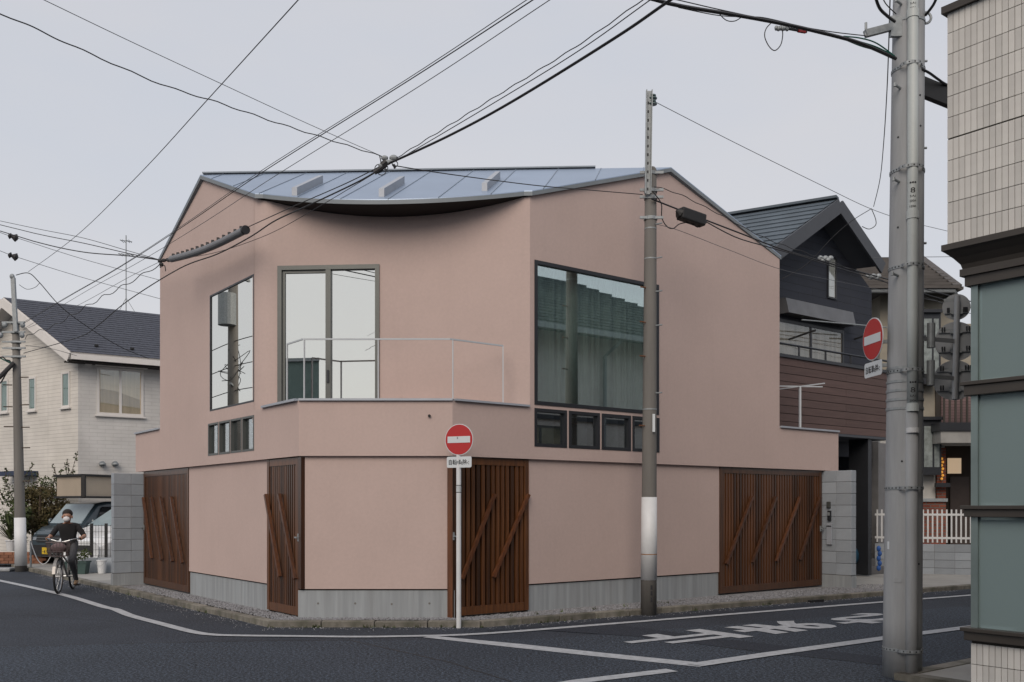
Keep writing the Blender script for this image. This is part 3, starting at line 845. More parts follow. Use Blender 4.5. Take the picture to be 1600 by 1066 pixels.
# ------------------------------------------------------------------ concrete-block gate piers
def block_pier(label, foot, out, ln, th_dir, th, ztop):
    """end of a boundary wall: courses of separate blocks on a footing, running outward along `out`"""
    t = thing('block_wall', label, 'block wall', foot)
    m_ = MB(); m_.box(foot + out * (ln / 2 - .5) + th_dir * (th / 2) + V((0, 0, (ztop - LOT) / 2 - .01)), out * (ln / 2 + .48), th_dir * (th / 2 - .008), V((0, 0, (ztop - LOT) / 2 - .02)))
    m_.build('core', M['mortar'], t)
    m_ = MB(); m_.box(foot + out * (ln / 2 - .5) + th_dir * (th / 2) + V((0, 0, .09)), out * (ln / 2 + .505), th_dir * (th / 2 + .004), V((0, 0, .12)))
    m_.build('footing', M['conc'], t)
    rows = 9; h = (ztop - LOT - .22) / rows
    me = {}
    for r in range(rows):
        z = LOT + .22 + h * (r + .5)
        s_ = ln
        for L_ in (.2 if False else .32, .39, .39):
            key = round(L_, 3)
            if key not in me:
                b = MB(); b.box((0, 0, 0), (L_ / 2 - .003, 0, 0), (0, th / 2, 0), (0, 0, h / 2 - .003)); me[key] = b.mesh('block', mats=M['block'])
            c = foot + out * (s_ - L_ / 2) + th_dir * (th / 2 + random.uniform(-.002, .002)) + V((0, 0, z - LOT))
            o = piece('block', me[key], t, frame4(c, out, V((0, 0, 1)).cross(out), (0, 0, 1)))
            b = o.modifiers.new('bevel', 'BEVEL'); b.width = .005; b.segments = 1
            s_ -= L_
    return t
pfL = PL.p(PL.t(220.5), LOT); pfR = PR.p(PR.t(1289), LOT)
block_pier('grey concrete block pier beside the dark gate near the cyclist', pfL, -DR, .5, DL, .15, PL.z(221, 740))
pier_r = block_pier('grey concrete block pier carrying the intercom and letter slot', pfR, -DL, .55, DR, .15, PR.z(1289, 736))
sidep = Plane(pfR + DR * -.002, -DL)
fn = -DR
def on_pier(px0, px1, py0, py1, th, name, label, cat, m):
    # the pier's broad side faces back along the street
    def s_of(px):
        r = (px - CX) / FPX; o = pfR; d = -DL
        return (r * o.y - o.x) / (d.x - r * d.y)
    s0, s1 = s_of(px0), s_of(px1)
    dep = (pfR - DL * ((s0 + s1) / 2)).y
    z0, z1 = CAMH + (HY - py1) / FPX * dep, CAMH + (HY - py0) / FPX * dep
    c = pfR - DL * ((s0 + s1) / 2) + fn * (th / 2 + .006); c.z = (z0 + z1) / 2
    m_ = MB(); m_.box(c, DL * ((s1 - s0) / 2), fn * (th / 2), V((0, 0, (z1 - z0) / 2)))
    return m_, c, z0, z1
m_, c, z0, z1 = on_pier(1293, 1298.5, 784, 793.5, .03, '', '', '', None)
m_.build('intercom', M['frame_grey'], None, 'small grey intercom box on the block pier', 'intercom', bevel=.004)
m_, c, z0, z1 = on_pier(1294.5, 1299.5, 798, 813.5, .035, '', '', '', None)
ic = thing('doorbell', 'slim dark doorbell with pale button below the intercom on the block pier', 'doorbell', c)
m_.build('case', M['frame_dark'], ic, bevel=.004)
b = MB(); b.box(c + fn * .022 + V((0, 0, .03)), DL * .022, fn * .004, V((0, 0, .03))); b.build('button_plate', M['gal'], ic)
m_, c, z0, z1 = on_pier(1293, 1301, 817.5, 851, .03, '', '', '', None)
lb = thing('letter_box', 'tall pale metal letter box set in the block pier', 'letter box', c)
m_.build('door', M['cap'], lb, bevel=.004)
b = MB(); b.box(c + fn * .017 + V((0, 0, (z1 - z0) * .36)), DL * .05, fn * .003, V((0, 0, .01))); b.build('slot', M['black'], lb)

# ------------------------------------------------------------------ generic house bits
def wall_window(root, pl, t0, t1, z0, z1, fm, gm, fw=.05, mull=(), proud=.03, inner=None, sill=True, name='window'):
    fr = MB()
    pl.slab(fr, t0, t0 + fw, z0, z1, -.02, proud); pl.slab(fr, t1 - fw, t1, z0, z1, -.02, proud)
    pl.slab(fr, t0 + fw, t1 - fw, z0, z0 + fw, -.02, proud - .002); pl.slab(fr, t0 + fw, t1 - fw, z1 - fw, z1, -.02, proud - .002)
    for m in mull: pl.slab(fr, m - fw * .5, m + fw * .5, z0 + fw, z1 - fw, -.02, proud - .004)
    w = fr.build(name, fm, root)
    cs = [t0 + fw] + list(mull) + [t1 - fw]
    for a, b in zip(cs, cs[1:]):
        p_ = MB(); pl.slab(p_, a + fw * .3, b - fw * .3, z0 + fw, z1 - fw, .008, .012); p_.build('pane', gm, w)
    if inner:
        p_ = MB(); pl.slab(p_, t0 + fw, t1 - fw, z0 + fw, z1 - fw, .001, .005); p_.build('blind', inner, w)
    if sill:
        p_ = MB(); pl.slab(p_, t0 - .05, t1 + .05, z0 - .045, z0 - .002, -.02, proud + .05); p_.build('sill', fm, w)
    return w

def gable_roof(root, name, apex, along, length, across, half_l, half_r, slope, th, m, course=.25, trim=None, step=.014, n_l=None):
    """two slopes built of overlapping courses; apex = front end of the ridge, along = ridge direction (inward)"""
    up = V((0, 0, 1))
    mb = MB(); dk = MB()
    for sgn, half in ((-1, half_l), (1, half_r)):
        dn = across * sgn - up * slope
        ln = half
        k = max(1, int(ln / course)); c = ln / k
        nr = (along.cross(dn)).normalized()
        if nr.z < 0: nr = -nr
        for i in range(k):
            a = apex + dn * (c * i); b = apex + dn * (c * (i + 1) + .02)
            p = [a + nr * .002, a + along * length + nr * .002, b + along * length + nr * (step + .002), b + nr * (step + .002)]
            q = [b + nr * (-.002), b + along * length + nr * (-.002)]
            mb.poly(*p); mb.poly(p[3], p[2], q[1], q[0])
        dk.prism([apex, apex + dn * ln, apex + dn * ln - nr * th, apex - up * (th / nr.z)], along * length)
    dkm = dk.build(name, trim or m, root)
    mb.build('roof_course', m, dkm, kind='stuff')
    return dkm

# ------------------------------------------------------------------ white house beyond the side street
M['siding_g'] = brickmat('cream_siding', (-.8, .6), (.66, .635, .59), (.635, .61, .57), (.49, .47, .44), 1.8, .105, .007, bump=.5, off=.0)
M['siding_s'] = brickmat('cream_siding_shaded', (.82, .572), (.60, .59, .575), (.585, .575, .56), (.50, .49, .48), .42, .105, .006, bump=.45)  # same siding, coloured greyer and darker for the weaker light on this side
M['slate'] = mat('blue_black_slate', (.052, .058, .078), .7, var=.25, scale=2.5, stretch=(4, 4, 4), bump=.2, bscale=30)
M['fascia_w'] = mat('white_fascia', (.66, .64, .62), .6, var=.04)
M['warm_blind'] = mat('cream_curtain', (.60, .48, .34), .9, var=.12, scale=1.5, stretch=(10, 10, .6))
M['teal_blind'] = mat('green_curtain', (.17, .24, .22), .9, var=.25, scale=2, stretch=(8, 8, 1))
wc = V(((122 - CX) / FPX * 27, 27, 0)); wa = V((-.8, .6, 0)); wb = V((.82, .572, 0)).normalized()
PG, PS = Plane(wc, wa), Plane(wc, wb)
wh = thing('white_house', 'cream sided house with dark slate gable roof behind the cyclist', 'house', (wc.x - 2, wc.y + 3, 0))
ZE = CAMH + (HY - 546) / FPX * 27
tpk = PG.t(32); zpk = PG.z(32, 474); GW = tpk * 2
mb = MB(); mb.poly(PG.p(0, 0), PG.p(GW, 0), PG.p(GW, ZE), PG.p(tpk, zpk), PG.p(0, ZE)); mb.build('gable_wall', M['siding_g'], wh)
mb = MB(); mb.poly(PS.p(0, 0), PS.p(9, 0), PS.p(9, ZE), PS.p(0, ZE))
mb.poly(PG.p(GW, 0), PG.p(GW, 0) + wb * 9, PG.p(GW, ZE) + wb * 9, PG.p(GW, ZE)); mb.poly(PS.p(9, 0), PG.p(GW, 0) + wb * 9, PG.p(GW, ZE) + wb * 9, PG.p(tpk, zpk) + wb * 9, PS.p(9, ZE))
mb.build('side_wall', M['siding_s'], wh)
slp = (zpk - ZE) / tpk
apx = PG.p(tpk, zpk + .12) - wb * .45
gable_roof(wh, 'roof', apx, wb, 10, wa, tpk + .5, tpk + .5, slp, .14, M['slate'], .16, M['fascia_w'], .012)
for sgn in (-1, 1):      # barge boards
    e_ = apx + wa * sgn * (tpk + .5) - V((0, 0, slp * (tpk + .5)))
    mb = MB(); mb.bar(apx - wb * .03 - V((0, 0, .16)), e_ - wb * .03 - V((0, 0, .16)), .04, .26, (0, 0, 1)); mb.build('barge_board', M['fascia_w'], wh)
ge = apx - wa * (tpk + .5) - V((0, 0, slp * (tpk + .5)))
mb = MB(); mb.bar(ge - V((0, 0, .14)) - wa * .05, ge + wb * 10 - V((0, 0, .14)) - wa * .05, .13, .15); mb.build('gutter', M['fascia_w'], wh)
mb = MB(); mb.bar(ge - V((0, 0, .24)) + wa * .22, ge + wb * 10 - V((0, 0, .24)) + wa * .22, .5, .03); mb.build('eave_soffit', M['soffit'], wh)
for a, b, y0, y1 in ((97, 110, 581, 637), (45, 57, 589, 642), (1.5, 13.5, 593, 645), (-50, -38, 598, 650)):
    z0, z1 = PG.z((a + b) / 2, y1), PG.z((a + b) / 2, y0)
    wall_window(wh, PG, PG.t(b), PG.t(a), z0, z1, M['fascia_w'], M['glass_dull'], .06, inner=M['teal_blind'])
t0, t1 = PS.t(151), PS.t(224)
z0, z1 = PS.z(150, 648), PS.z(150, 573)
wall_window(wh, PS, t0, t1, z0, z1, M['fascia_w'], M['glass_fog'], .07, mull=[(t0 + t1) / 2], inner=M['warm_blind'])
mb = MB(); PS.slab(mb, t0 - .06, t1 + .08, z1 + .02, z1 + .24, 0, .16); mb.build('shutter_box', M['fascia_w'], wh, bevel=.01)
for px in (137,):
    mb = MB(); t = PS.t(px); PS.slab(mb, t - .09, t + .09, ZE - .42, ZE - .26, 0, .14); mb.build('eave_lamp', M['fascia_w'], wh, bevel=.01)
for px in (158.5, 178.5):
    mb = MB(); q = PS.p(PS.t(px), PS.z(px, 725)); mb.tube([q - PS.n * .02, q + PS.n * .14], .075, 14); mb.tube([q + PS.n * .14, q + PS.n * .15 - V((0, 0, .04))], .085, 14); mb.build('vent_hood', M['gal'], wh)
for i in range(9):       # snow stops on the slope
    q = ge + wb * (.9 + .95 * i) + (wa + V((0, 0, slp))) * .45 + V((0, 0, .05)); mb = MB(); mb.box(q, wb * .04, wa * .03, V((0, 0, .03))); mb.build('snow_stop', M['black'], wh)
mb = MB(); q0 = apx + wb * 5.2 + V((0, 0, .05)); mb.bar(q0, q0 + wb * 2.2, .25, .1); mb.build('ridge_vent', M['slate'], wh)
mb = MB(); t = PG.t(40); PG.slab(mb, PG.t(60), PG.t(20), PG.z(40, 744), PG.z(40, 737), 0, .5); mb.build('awning', mat('navy_awning', (.03, .045, .09), .7), wh)
# roof aerial
q = apx + wb * 5.9; 
an = thing('roof_aerial', 'thin television aerial on mast above the slate roof', 'aerial', q)
d_an = q.y
top = W(197, 368, d_an); base = V((top.x, top.y, q.z))
mb = MB(); mb.tube([base, top], .018, 6); mb.build('mast', M['gal'], an)
for z, ln in ((.18, .16), (.62, .22)):
    mb = MB(); c = top - V((0, 0, z)); mb.bar(c - V((ln, .1, 0)), c + V((ln, .1, 0)), .02, .02)
    for k in (-.8, -.4, .4, .8): mb.bar(c + V((ln * k, -.15, 0)), c + V((ln * k, .15, -.02)), .012, .012)
    mb.build('element', M['gal'], an)
for s_ in (-.5, .5):
    mb = MB(); mb.tube([base + V((0, 0, .7)), base + V((s_, .1, -.15))], .008, 5); mb.build('stay', M['gal'], an)

# beige panelled canopy over the parking bay
cnp = thing('porch_canopy', 'beige panelled canopy box above the parked cars', 'canopy', W(130, 800, 25.4) * 1)
ca, cb_, cc = W(88, 778, 25.0), W(130.5, 777, 24.3), W(200, 774, 25.8)
zt_c, zb_c = W(130, 743, 24.6).z, W(130, 777, 24.6).z
ca.z = cb_.z = cc.z = 0
mb = MB()
for k, (p, q) in enumerate(((ca, cb_), (cb_, cc))):
    nn = (q - p).normalized(); n2 = V((nn.y, -nn.x, 0)); n2 = n2 if n2.y < 0 else -n2
    b = MB(); b.box((p + q) / 2 + V((0, 0, (zt_c + zb_c) / 2)) - n2 * .05, (q - p) / 2 - nn * .03, n2 * .05, V((0, 0, (zt_c - zb_c) / 2 - .03))); b.build('panel', mat('beige_panel_%d' % k, (.43, .36, .28), .7, var=.04), cnp)
    for z in (zt_c, zb_c):
        b = MB(); b.bar(p + V((0, 0, z)), q + V((0, 0, z)), .13, .05); b.build('trim', M['black'], cnp)
b = MB(); b.bar(cb_ + V((0, 0, zb_c)), cb_ + V((0, 0, zt_c)), .09, .09); b.build('trim', M['black'], cnp)
b = MB(); b.prism([ca + V((0, 0, zt_c - .06)), cb_ + V((0, .1, zt_c - .06)), cc + V((0, 0, zt_c - .06)), cc + V((-1, 3, zt_c - .06)), ca + V((1, 3, zt_c - .06))], (0, 0, .05)); b.build('roof', M['frame_dark'], cnp)
# grey board fence behind the van
bf = thing('board_fence', 'weathered grey board fence behind the dark van', 'fence', W(62, 830, 27.0))
for i in range(9):
    q = W(51 + i * 4.2, 815, 27.0); b = MB(); b.abox(q.x - .035, q.x + .035, q.y - .012, q.y + .012, .1, W(60, 793, 27).z + random.uniform(-.02, .02)); b.build('board', M['bark'] if False else mat('grey_board_%d' % i, (.16, .15, .15), .9, var=.2), bf)
b = MB(); q = W(68, 815, 27.03); b.abox(q.x - .4, q.x + .4, q.y, q.y + .03, .9, .98); b.build('rail', M['bark'], bf)

# ------------------------------------------------------------------ dark house on the right
DKD = 20.6
dk0 = V(((1276 - CX) / FPX * DKD, DKD, 0)); PK = Plane(dk0, DR)
M['dark_siding'] = brickmat('charcoal_siding', (DR.x, DR.y), (.026, .031, .046), (.023, .027, .040), (.015, .017, .024), 1.4, .16, .006, bump=.5, off=.35, rough=.75)
M['dark_siding_b'] = brickmat('charcoal_siding_flank', (-.856, .516), (.026, .031, .046), (.023, .027, .040), (.015, .017, .024), 1.4, .16, .006, bump=.5, off=.35, rough=.75)
M['dark_roof'] = mat('grey_slate', (.075, .098, .122), .65, var=.18, scale=2.5, bump=.15, bscale=30)
M['dark_fascia'] = mat('charcoal_fascia', (.060, .067, .080), .6, var=.05)
dh = thing('dark_house', 'charcoal sided gable house with brown boarded balcony next to the pink house', 'house', (dk0.x, dk0.y + 2, 0))
rdd = V((-.856, .516, 0)).normalized()
tw0, tw1 = -3.0, PK.t(1362)
zpkd = 7.645; sld = .63
def zk(t): return zpkd - sld * abs(t)
mb = MB(); mb.poly(PK.p(tw0, 2.6), PK.p(tw1, 2.6), PK.p(tw1, zk(tw1)), PK.p(0, zpkd), PK.p(tw0, zk(tw0))); mb.build('gable_wall', M['dark_siding'], dh)
mb = MB(); mb.poly(PK.p(tw1, 0), PK.p(tw1, 0) + rdd * 5, PK.p(tw1, zk(tw1)) + rdd * 5, PK.p(tw1, zk(tw1)))
mb.poly(PK.p(tw0, 0), PK.p(tw0, zk(tw0)), PK.p(tw0, zk(tw0)) + rdd * 5, PK.p(tw0, 0) + rdd * 5)
mb.poly(*[PK.p(t, z) + rdd * 5 for t, z in ((tw0, 0), (tw1, 0), (tw1, zk(tw1)), (0, zpkd), (tw0, zk(tw0)))]); mb.build('side_wall', M['dark_siding_b'], dh)
apk = PK.p(0, zpkd + .2, .5)
gable_roof(dh, 'roof', apk, rdd, 5.8, DR, 3.3, 1.64, sld, .13, M['dark_roof'], .21, M['dark_fascia'], .022)
for sgn, hl in ((-1, 3.3), (1, 1.64)):
    e_ = apk + DR * sgn * hl - V((0, 0, sld * hl))
    mb = MB(); mb.bar(apk - rdd * .02 + PK.n * .03 - V((0, 0, .15)), e_ + PK.n * .03 - V((0, 0, .15)), .05, .27); mb.build('barge_board', M['dark_fascia'], dh)
mb = MB(); mb.bar(apk + V((0, 0, .03)), apk + rdd * 5.8 + V((0, 0, .03)), .22, .05); mb.build('ridge_cap', M['dark_roof'], dh)
wall_window(dh, PK, PK.t(1292), PK.t(1306), PK.z(1298, 467), PK.z(1298, 401), M['frame_dark'], M['glass_fog'], .035, inner=mat('pale_blind', (.62, .60, .56), .9, var=.05), sill=False)
t0, t1 = PK.t(1205), PK.t(1317); z0, z1 = PK.z(1270, 585), PK.z(1270, 508)
wall_window(dh, PK, t0, t1, z0, z1, M['frame_dark'], M['glass_dull'], .06, mull=[PK.t(1266)], inner=mat('dim_curtain', (.24, .21, .18), .9, var=.25, scale=1.2, stretch=(8, 8, .5)), sill=False)
mb = MB(); tA, tB = PK.t(1215), PK.t(1320); zA = PK.z(1270, 487)
mb.add([PK.p(tA, zA + .12, .0), PK.p(tB, zA + .12, .0), PK.p(tB, zA + .1, .2), PK.p(tA, zA + .1, .2), PK.p(tA, zA - .2, .27), PK.p(tB, zA - .2, .27), PK.p(tA, zA - .2, 0), PK.p(tB, zA - .2, 0)],
       [[0, 1, 2, 3], [3, 2, 5, 4], [4, 5, 7, 6], [1, 7, 5, 2], [0, 3, 4, 6]]); mb.build('window_hood', mat('grey_hood', (.13, .135, .145), .45, metal=.3), dh)
mb = MB(); mb.tube([PK.p(PK.t(1212), PK.z(1270, 518), .62), PK.p(PK.t(1345), PK.z(1340, 517), .62)], .014, 8); mb.build('laundry_pole', M['gal'], dh)
for px in (1232, 1335):
    mb = MB(); t = PK.t(px); z = PK.z(px, 523); mb.bar(PK.p(t, z - .10, 0), PK.p(t, z, .64), .02, .035); mb.build('pole_bracket', M['black'], dh)
# balcony of brown boards
PBk = Plane(PK.p(0, 0, .85), DR)
tb0, tb1 = PBk.t(1190), PBk.t(1392); zb0, zb1 = PBk.z(1300, 677), PBk.z(1300, 570)
mb = MB(); PBk.slab(mb, tb0, tb1, zb0, zb1, -.12, -.022); balc = mb.build('balcony', M['dark_back'], dh)
nb = 9; hb = (zb1 - zb0) / nb
for r in range(nb):
    cut = tb0 + (tb1 - tb0) * (.62 if r % 2 else .30)
    for a, b in ((tb0, cut), (cut, tb1)):
        m_ = MB(); PBk.slab(m_, a + .002, b - .002, zb0 + hb * r + .006, zb0 + hb * (r + 1) - .004, -.02, random.uniform(0, .004)); m_.build('board', M['deck'] if 'deck' in M else M.setdefault('deck', mat('brown_composite_board', (.105, .066, .060), .7, var=.12, scale=2, stretch=(1, 1, 12), rnd=.12)), balc)
mb = MB(); PBk.slab(mb, tb0, tb1 + .02, zb1, zb1 + .06, -.15, .03); mb.build('coping', M['frame_dark'], balc)
mb = MB(); mb.tube([PBk.p(tb0, zb1 + .27, -.06), PBk.p(tb1, zb1 + .27, -.06)], .022, 8)
for i in range(5): q = tb0 + (tb1 - tb0) * (i + .4) / 5; mb.bar(PBk.p(q, zb1 + .05, -.06), PBk.p(q, zb1 + .27, -.06), .03, .03)
mb.build('handrail', M['frame_dark'], balc)
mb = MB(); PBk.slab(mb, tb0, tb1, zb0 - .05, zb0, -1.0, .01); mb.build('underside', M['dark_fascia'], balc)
# carport recess, its post and side wall
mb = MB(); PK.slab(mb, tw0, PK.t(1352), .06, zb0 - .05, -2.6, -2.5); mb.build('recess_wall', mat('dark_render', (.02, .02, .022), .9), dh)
mb = MB(); q = PBk.t(1364); PBk.slab(mb, q - .1, q + .03, .1, zb0 - .05, -.5, -.05); mb.build('post', M['frame_dark'], dh)
mb = MB(); q = PK.t(1366); mb.poly(PK.p(q, .05, .1), PK.p(q, zb0, .1), PK.p(q + .02, zb0, -3), PK.p(q + .02, .05, -3)); PK.slab(mb, q, PK.t(1412), .4, zb0, -.35, -.2); mb.build('entry_wall', mat('grey_render', (.20, .20, .205), .9, var=.12), dh)
for i in range(2):
    mb = MB(); PK.slab(mb, PK.t(1320), PK.t(1392), LOT + .15 * i - .02 * i, LOT + .15 * (i + 1), -1.6, .55 - .3 * i); mb.build('entry_step', mat('step_%d' % i, (.13, .13, .135), .85), dh)
q = W(1331, 866, 20.6); mb = MB(); mb.ball(V((q.x, q.y, .49)), .15, .15, .21); mb.build('bag', mat('blue_bag', (.012, .06, .11), .6), None, 'blue plastic bag on the dark entry steps', 'bag', smooth=True)
q = W(1373, 868, 20.2); mb = MB()
for i in range(5): mb.ball(V((q.x + .02 * (i % 2), q.y, .26 + .1 * i)), .045, .045, .06)
mb.build('cord_bundle', mat('blue_cord', (.02, .09, .33), .6), None, 'bright blue cord bundle beside the entry steps', 'cord')
# drying post on the pink house's rear terrace
lp = thing('laundry_stand', 'white T-shaped drying post on the terrace beside the charcoal house', 'drying post', W(1250, 668, 17.75))
q = W(1250, 604, 17.75); qz = q.z; q = V((q.x, q.y, 0))
mb = MB(); mb.bar(V((q.x, q.y, ZP - .1)), V((q.x, q.y, qz)), .06, .03); mb.build('post', M['rail'], lp)
for k, (dx, dy) in enumerate(((.42, .05), (.3, -.45))):
    mb = MB(); mb.bar(V((q.x - dx, q.y - dy, qz)), V((q.x + dx, q.y + dy, qz)), .025, .02); mb.build('cross_bar', M['rail'], lp)

# ------------------------------------------------------------------ beige house at the end
BD = 24.5
bh = thing('beige_house', 'beige rendered house with brown tiled eaves and brick porch pier', 'house', (W(1450, 800, BD).x, BD + 2, 0))
PH = Plane(W(1380, 800, BD), (.86, -.0)); 
M['beige'] = mat('beige_render', (.31, .285, .235), .9, var=.08, bump=.2, bscale=60)
M['pinkboard'] = brickmat('pink_board', (1, 0), (.20, .135, .135), (.18, .12, .12), (.09, .06, .06), 3, .07, .006, bump=.5)
M['brick'] = brickmat('red_brick', (1, 0), (.22, .062, .035), (.15, .040, .026), (.12, .10, .09), .21, .075, .012, bump=.6, var=.2)
def hp(px, py, d=BD): return W(px, py, d)
def rect(mb, x0, x1, y0, y1, d, th=.1):
    a, b = W(x0, y1, d), W(x1, y0, d); mb.abox(a.x, b.x, d, d + th, a.z, b.z); return mb
mb = MB(); rect(mb, 1375, 1492, 456, 690, BD, 6); rect(mb, 1492, 1640, 506, 690, BD + .02, 5); mb.build('upper_wall', M['beige'], bh)
mb = MB(); rect(mb, 1471, 1640, 600, 672, BD - .06, .05); mb.build('board_cladding', M['pinkboard'], bh)
mb = MB(); rect(mb, 1375, 1476, 672, 872, BD - .02, 3); mb.build('lower_wall', mat('white_render', (.5, .5, .48), .9, var=.08), bh)
mb = MB(); rect(mb, 1475, 1640, 690, 872, BD + 1.4, .1); mb.build('porch_wall', mat('porch_dark', (.035, .025, .02), .9), bh)
mb = MB(); rect(mb, 1470, 1640, 673, 692, BD - .9, 1.2); mb.build('porch_slab', mat('slab_grey', (.3, .3, .29), .9), bh)
mb = MB(); rect(mb, 1468, 1640, 660, 673, BD - .95, 1.2); mb.build('balcony_floor', M['frame_dark'], bh)
rl = MB(); rect(rl, 1470, 1640, 604, 608, BD - .9, .05); rl2 = rl.build('balcony_rail', M['bronze'], bh)
for i in range(16):
    b = MB(); rect(b, 1474 + i * 9, 1477 + i * 9, 608, 661, BD - .89, .03); b.build('baluster', M['bronze'], rl2)
# eaves with curved tiled edge
ze_, zr_ = W(1420, 452, BD - .7).z, W(1400, 404, BD + 2.6).z
x0, x1 = W(1320, 452, BD - .7).x, W(1496, 452, BD - .7).x
ec = [V((x0, BD - .7, ze_)), V((x1, BD - .7, ze_)), V((x1, BD + 6, ze_)), V((x0, BD + 6, ze_))]
ra, rb = V((x0 + 1, BD + 2.6, zr_)), V((W(1432, 404, BD + 2.6).x, BD + 2.6, zr_))
M['brown_tile'] = mat('brown_tile', (.075, .068, .064), .7, var=.2, scale=3)
b = MB(); b.poly(ec[0], ec[1], rb, ra); b.poly(ec[1], ec[2], rb); b.poly(ec[2], ec[3], ra, rb); b.poly(ec[3], ec[0], ra); b.poly(*ec[::-1])
eav = b.build('roof', M['brown_tile'], bh)
for i in range(11):
    f_ = i / 11; b = MB(); b.bar(ec[0].lerp(ra, f_) + V((0, 0, .03)), ec[1].lerp(rb, f_) + V((0, 0, .03)), .3, .07); b.bar(ec[1].lerp(rb, f_) + V((0, 0, .03)), ec[2].lerp(rb, f_) + V((0, 0, .03)), .3, .07); b.build('tile_course', M['brown_tile'], eav)
b = MB(); b.bar(ec[1] + V((0, 0, .05)), rb + V((0, 0, .08)), .2, .12); b.build('hip_cap', M['brown_tile'], eav)
mb = MB(); mb.tube([ec[0] - V((0, .05, .05)), ec[1] - V((.1, .05, .05)), ec[1] + V((.05, .2, -.07)), ec[1] + V((.05, 4, -.07))], .055, 8); mb.build('gutter', M['gal'], bh)
# bay windows
for (x0, x1, y0, y1) in ((1441, 1470, 488, 600), (1441, 1471, 656, 742)):
    b = MB(); rect(b, x0, x1, y0, y1, BD - .45, .43); bay = b.build('bay_window', M['frame_dark'], bh)
    b = MB(); rect(b, x0 + 3, x1 - 14, y0 + 10, y1 - 12, BD - .46, .008); b.build('pane', mat('fogged_pane', (.22, .25, .25), .25, var=.3, scale=8), bay)
    b = MB(); rect(b, x1 - 11, x1 - 3, y0 + 10, y1 - 12, BD - .46, .008); b.build('pane', bay.children[0].data.materials[0], bay)
    b = MB(); rect(b, x0 - 2, x1 + 3, y0 - 5, y0, BD - .55, .55); b.build('hood', M['frame_dark'], bay)
b = MB(); rect(b, 1462, 1470, 600, 780, BD - .04, .05); b.build('downpipe', M['bronze'], bh)
b = MB(); rect(b, 1436, 1478, 784, 872, BD - .9, .5); b.build('brick_pier', M['brick'], bh)
b = MB(); rect(b, 1434, 1481, 779, 784, BD - .95, .6); b.build('pier_cap', M['gal'], bh)
b = MB(); rect(b, 1464, 1478, 700, 779, BD - .1, .08); b.build('brick_column', M['brick'], bh)
b = MB(); rect(b, 1481, 1502, 716, 740, BD + 1.36, .03); b.build('lit_window', emitmat('lamp_lit_blind', (.75, .55, .36), .35), bh)
b = MB(); rect(b, 1485, 1514, 745, 870, BD + 1.3, .05); b.build('door', mat('door_wood', (.05, .035, .03), .6), bh)
ln_ = thing('porch_lamp', 'amber lattice porch lamp beside the brick column', 'lamp', W(1472, 745, BD - .25))
for k in range(7):
    q = W(1471.5 + (k % 2) * 1.6, 717 + k * 5.2, BD - .2); b = MB(); b.ball(q, .035, .03, .035, 8, 5); b.build('amber_glass', M.get('amber') or M.setdefault('amber', emitmat('amber_glow', (.8, .36, .05), .3)), ln_)
b = MB(); q = W(1473, 758, BD - .25); b.bar(q - V((.18, 0, 0)), q + V((.16, 0, 0)), .12, .1); b.build('bracket', M['frame_dark'], ln_)
# low block wall with white picket fence
wa0, wa1 = V((W(1367, 850, 21.6).x, 21.6, 0)), V((W(1580, 850, 20.6).x, 20.6, 0))
wd = (wa1 - wa0).normalized(); wn_ = V((wd.y, -wd.x, 0)); ztw = W(1450, 850, 21.2).z
lw = thing('low_block_wall', 'low grey block wall under the white picket fence', 'block wall', wa0.lerp(wa1, .5))
L_ = (wa1 - wa0).length
b = MB(); b.box(wa0.lerp(wa1, .5) + V((0, 0, ztw / 2)), wd * (L_ / 2), wn_ * .05, V((0, 0, ztw / 2 - .01))); b.build('core', M['mortar'], lw)
hb = (ztw - .04) / 4
b = MB(); b.box((0, 0, 0), (.197, 0, 0), (0, .06, 0), (0, 0, hb / 2 - .004)); bme = b.mesh('block', mats=M['block'])
for r in range(4):
    for i in range(int(L_ / .4)):
        piece('block', bme, lw, frame4(wa0 + wd * (.2 + .4 * i) + V((0, 0, .04 + hb * (r + .5))), wd, V((0, 0, 1)).cross(wd), (0, 0, 1)))
pf = thing('picket_fence', 'white metal picket fence on the low block wall', 'fence', wa0.lerp(wa1, .5) + V((0, 0, ztw)))
zpt = W(1450, 797, 21.2).z
for z in (ztw + .13, zpt - .1):
    b = MB(); b.bar(wa0 + V((0, 0, z)), wa1 + V((0, 0, z)), .03, .045); b.build('rail', M['white'], pf)
b = MB(); b.box((0, 0, 0), (.016, 0, 0), (0, .012, 0), (0, 0, (zpt - ztw) / 2 - .01)); pme = b.mesh('picket', mats=M['white'])
npk = int(L_ / .093)
for i in range(npk):
    piece('picket', pme, pf, frame4(wa0 + wd * (.05 + .093 * i) - wn_ * .0 + V((0, 0, (zpt + ztw) / 2 + .02)), wd, V((0, 0, 1)).cross(wd), (0, 0, 1)))

# ------------------------------------------------------------------ tiled building at the near right
NB = V(((1480 - CX) / FPX * 7.0, 7.0, 0)); NF = Plane(NB, DL)      # the face seen; t < 0 runs towards the camera
nf_n = -DR
NF.n = nf_n
tb = thing('tiled_building', 'near corner building of upright beige tiles with bronze cornice and frosted windows', 'building', NB)
ztop = CAMH + (HY - 22) / FPX * 7.0; zc1 = CAMH + (HY - 386) / FPX * 7.0; 
ih = .115
def nz(py): return CAMH + (HY - py) / FPX * 6.95
b = MB(); NF.slab(b, -9, 0, zc1, ztop, -7, -.014); b.build('upper_mass', M['tile_joint'], tb)
tp, th_ = .0435, .1497
b = MB(); b.box((0, 0, 0), (tp / 2 - .0022, 0, 0), (0, .006, 0), (0, 0, th_ / 2 - .0025)); tme = b.mesh('tile', mats=M['tile'])
rows_u = int((ztop - zc1) / th_)
far_t = MB()
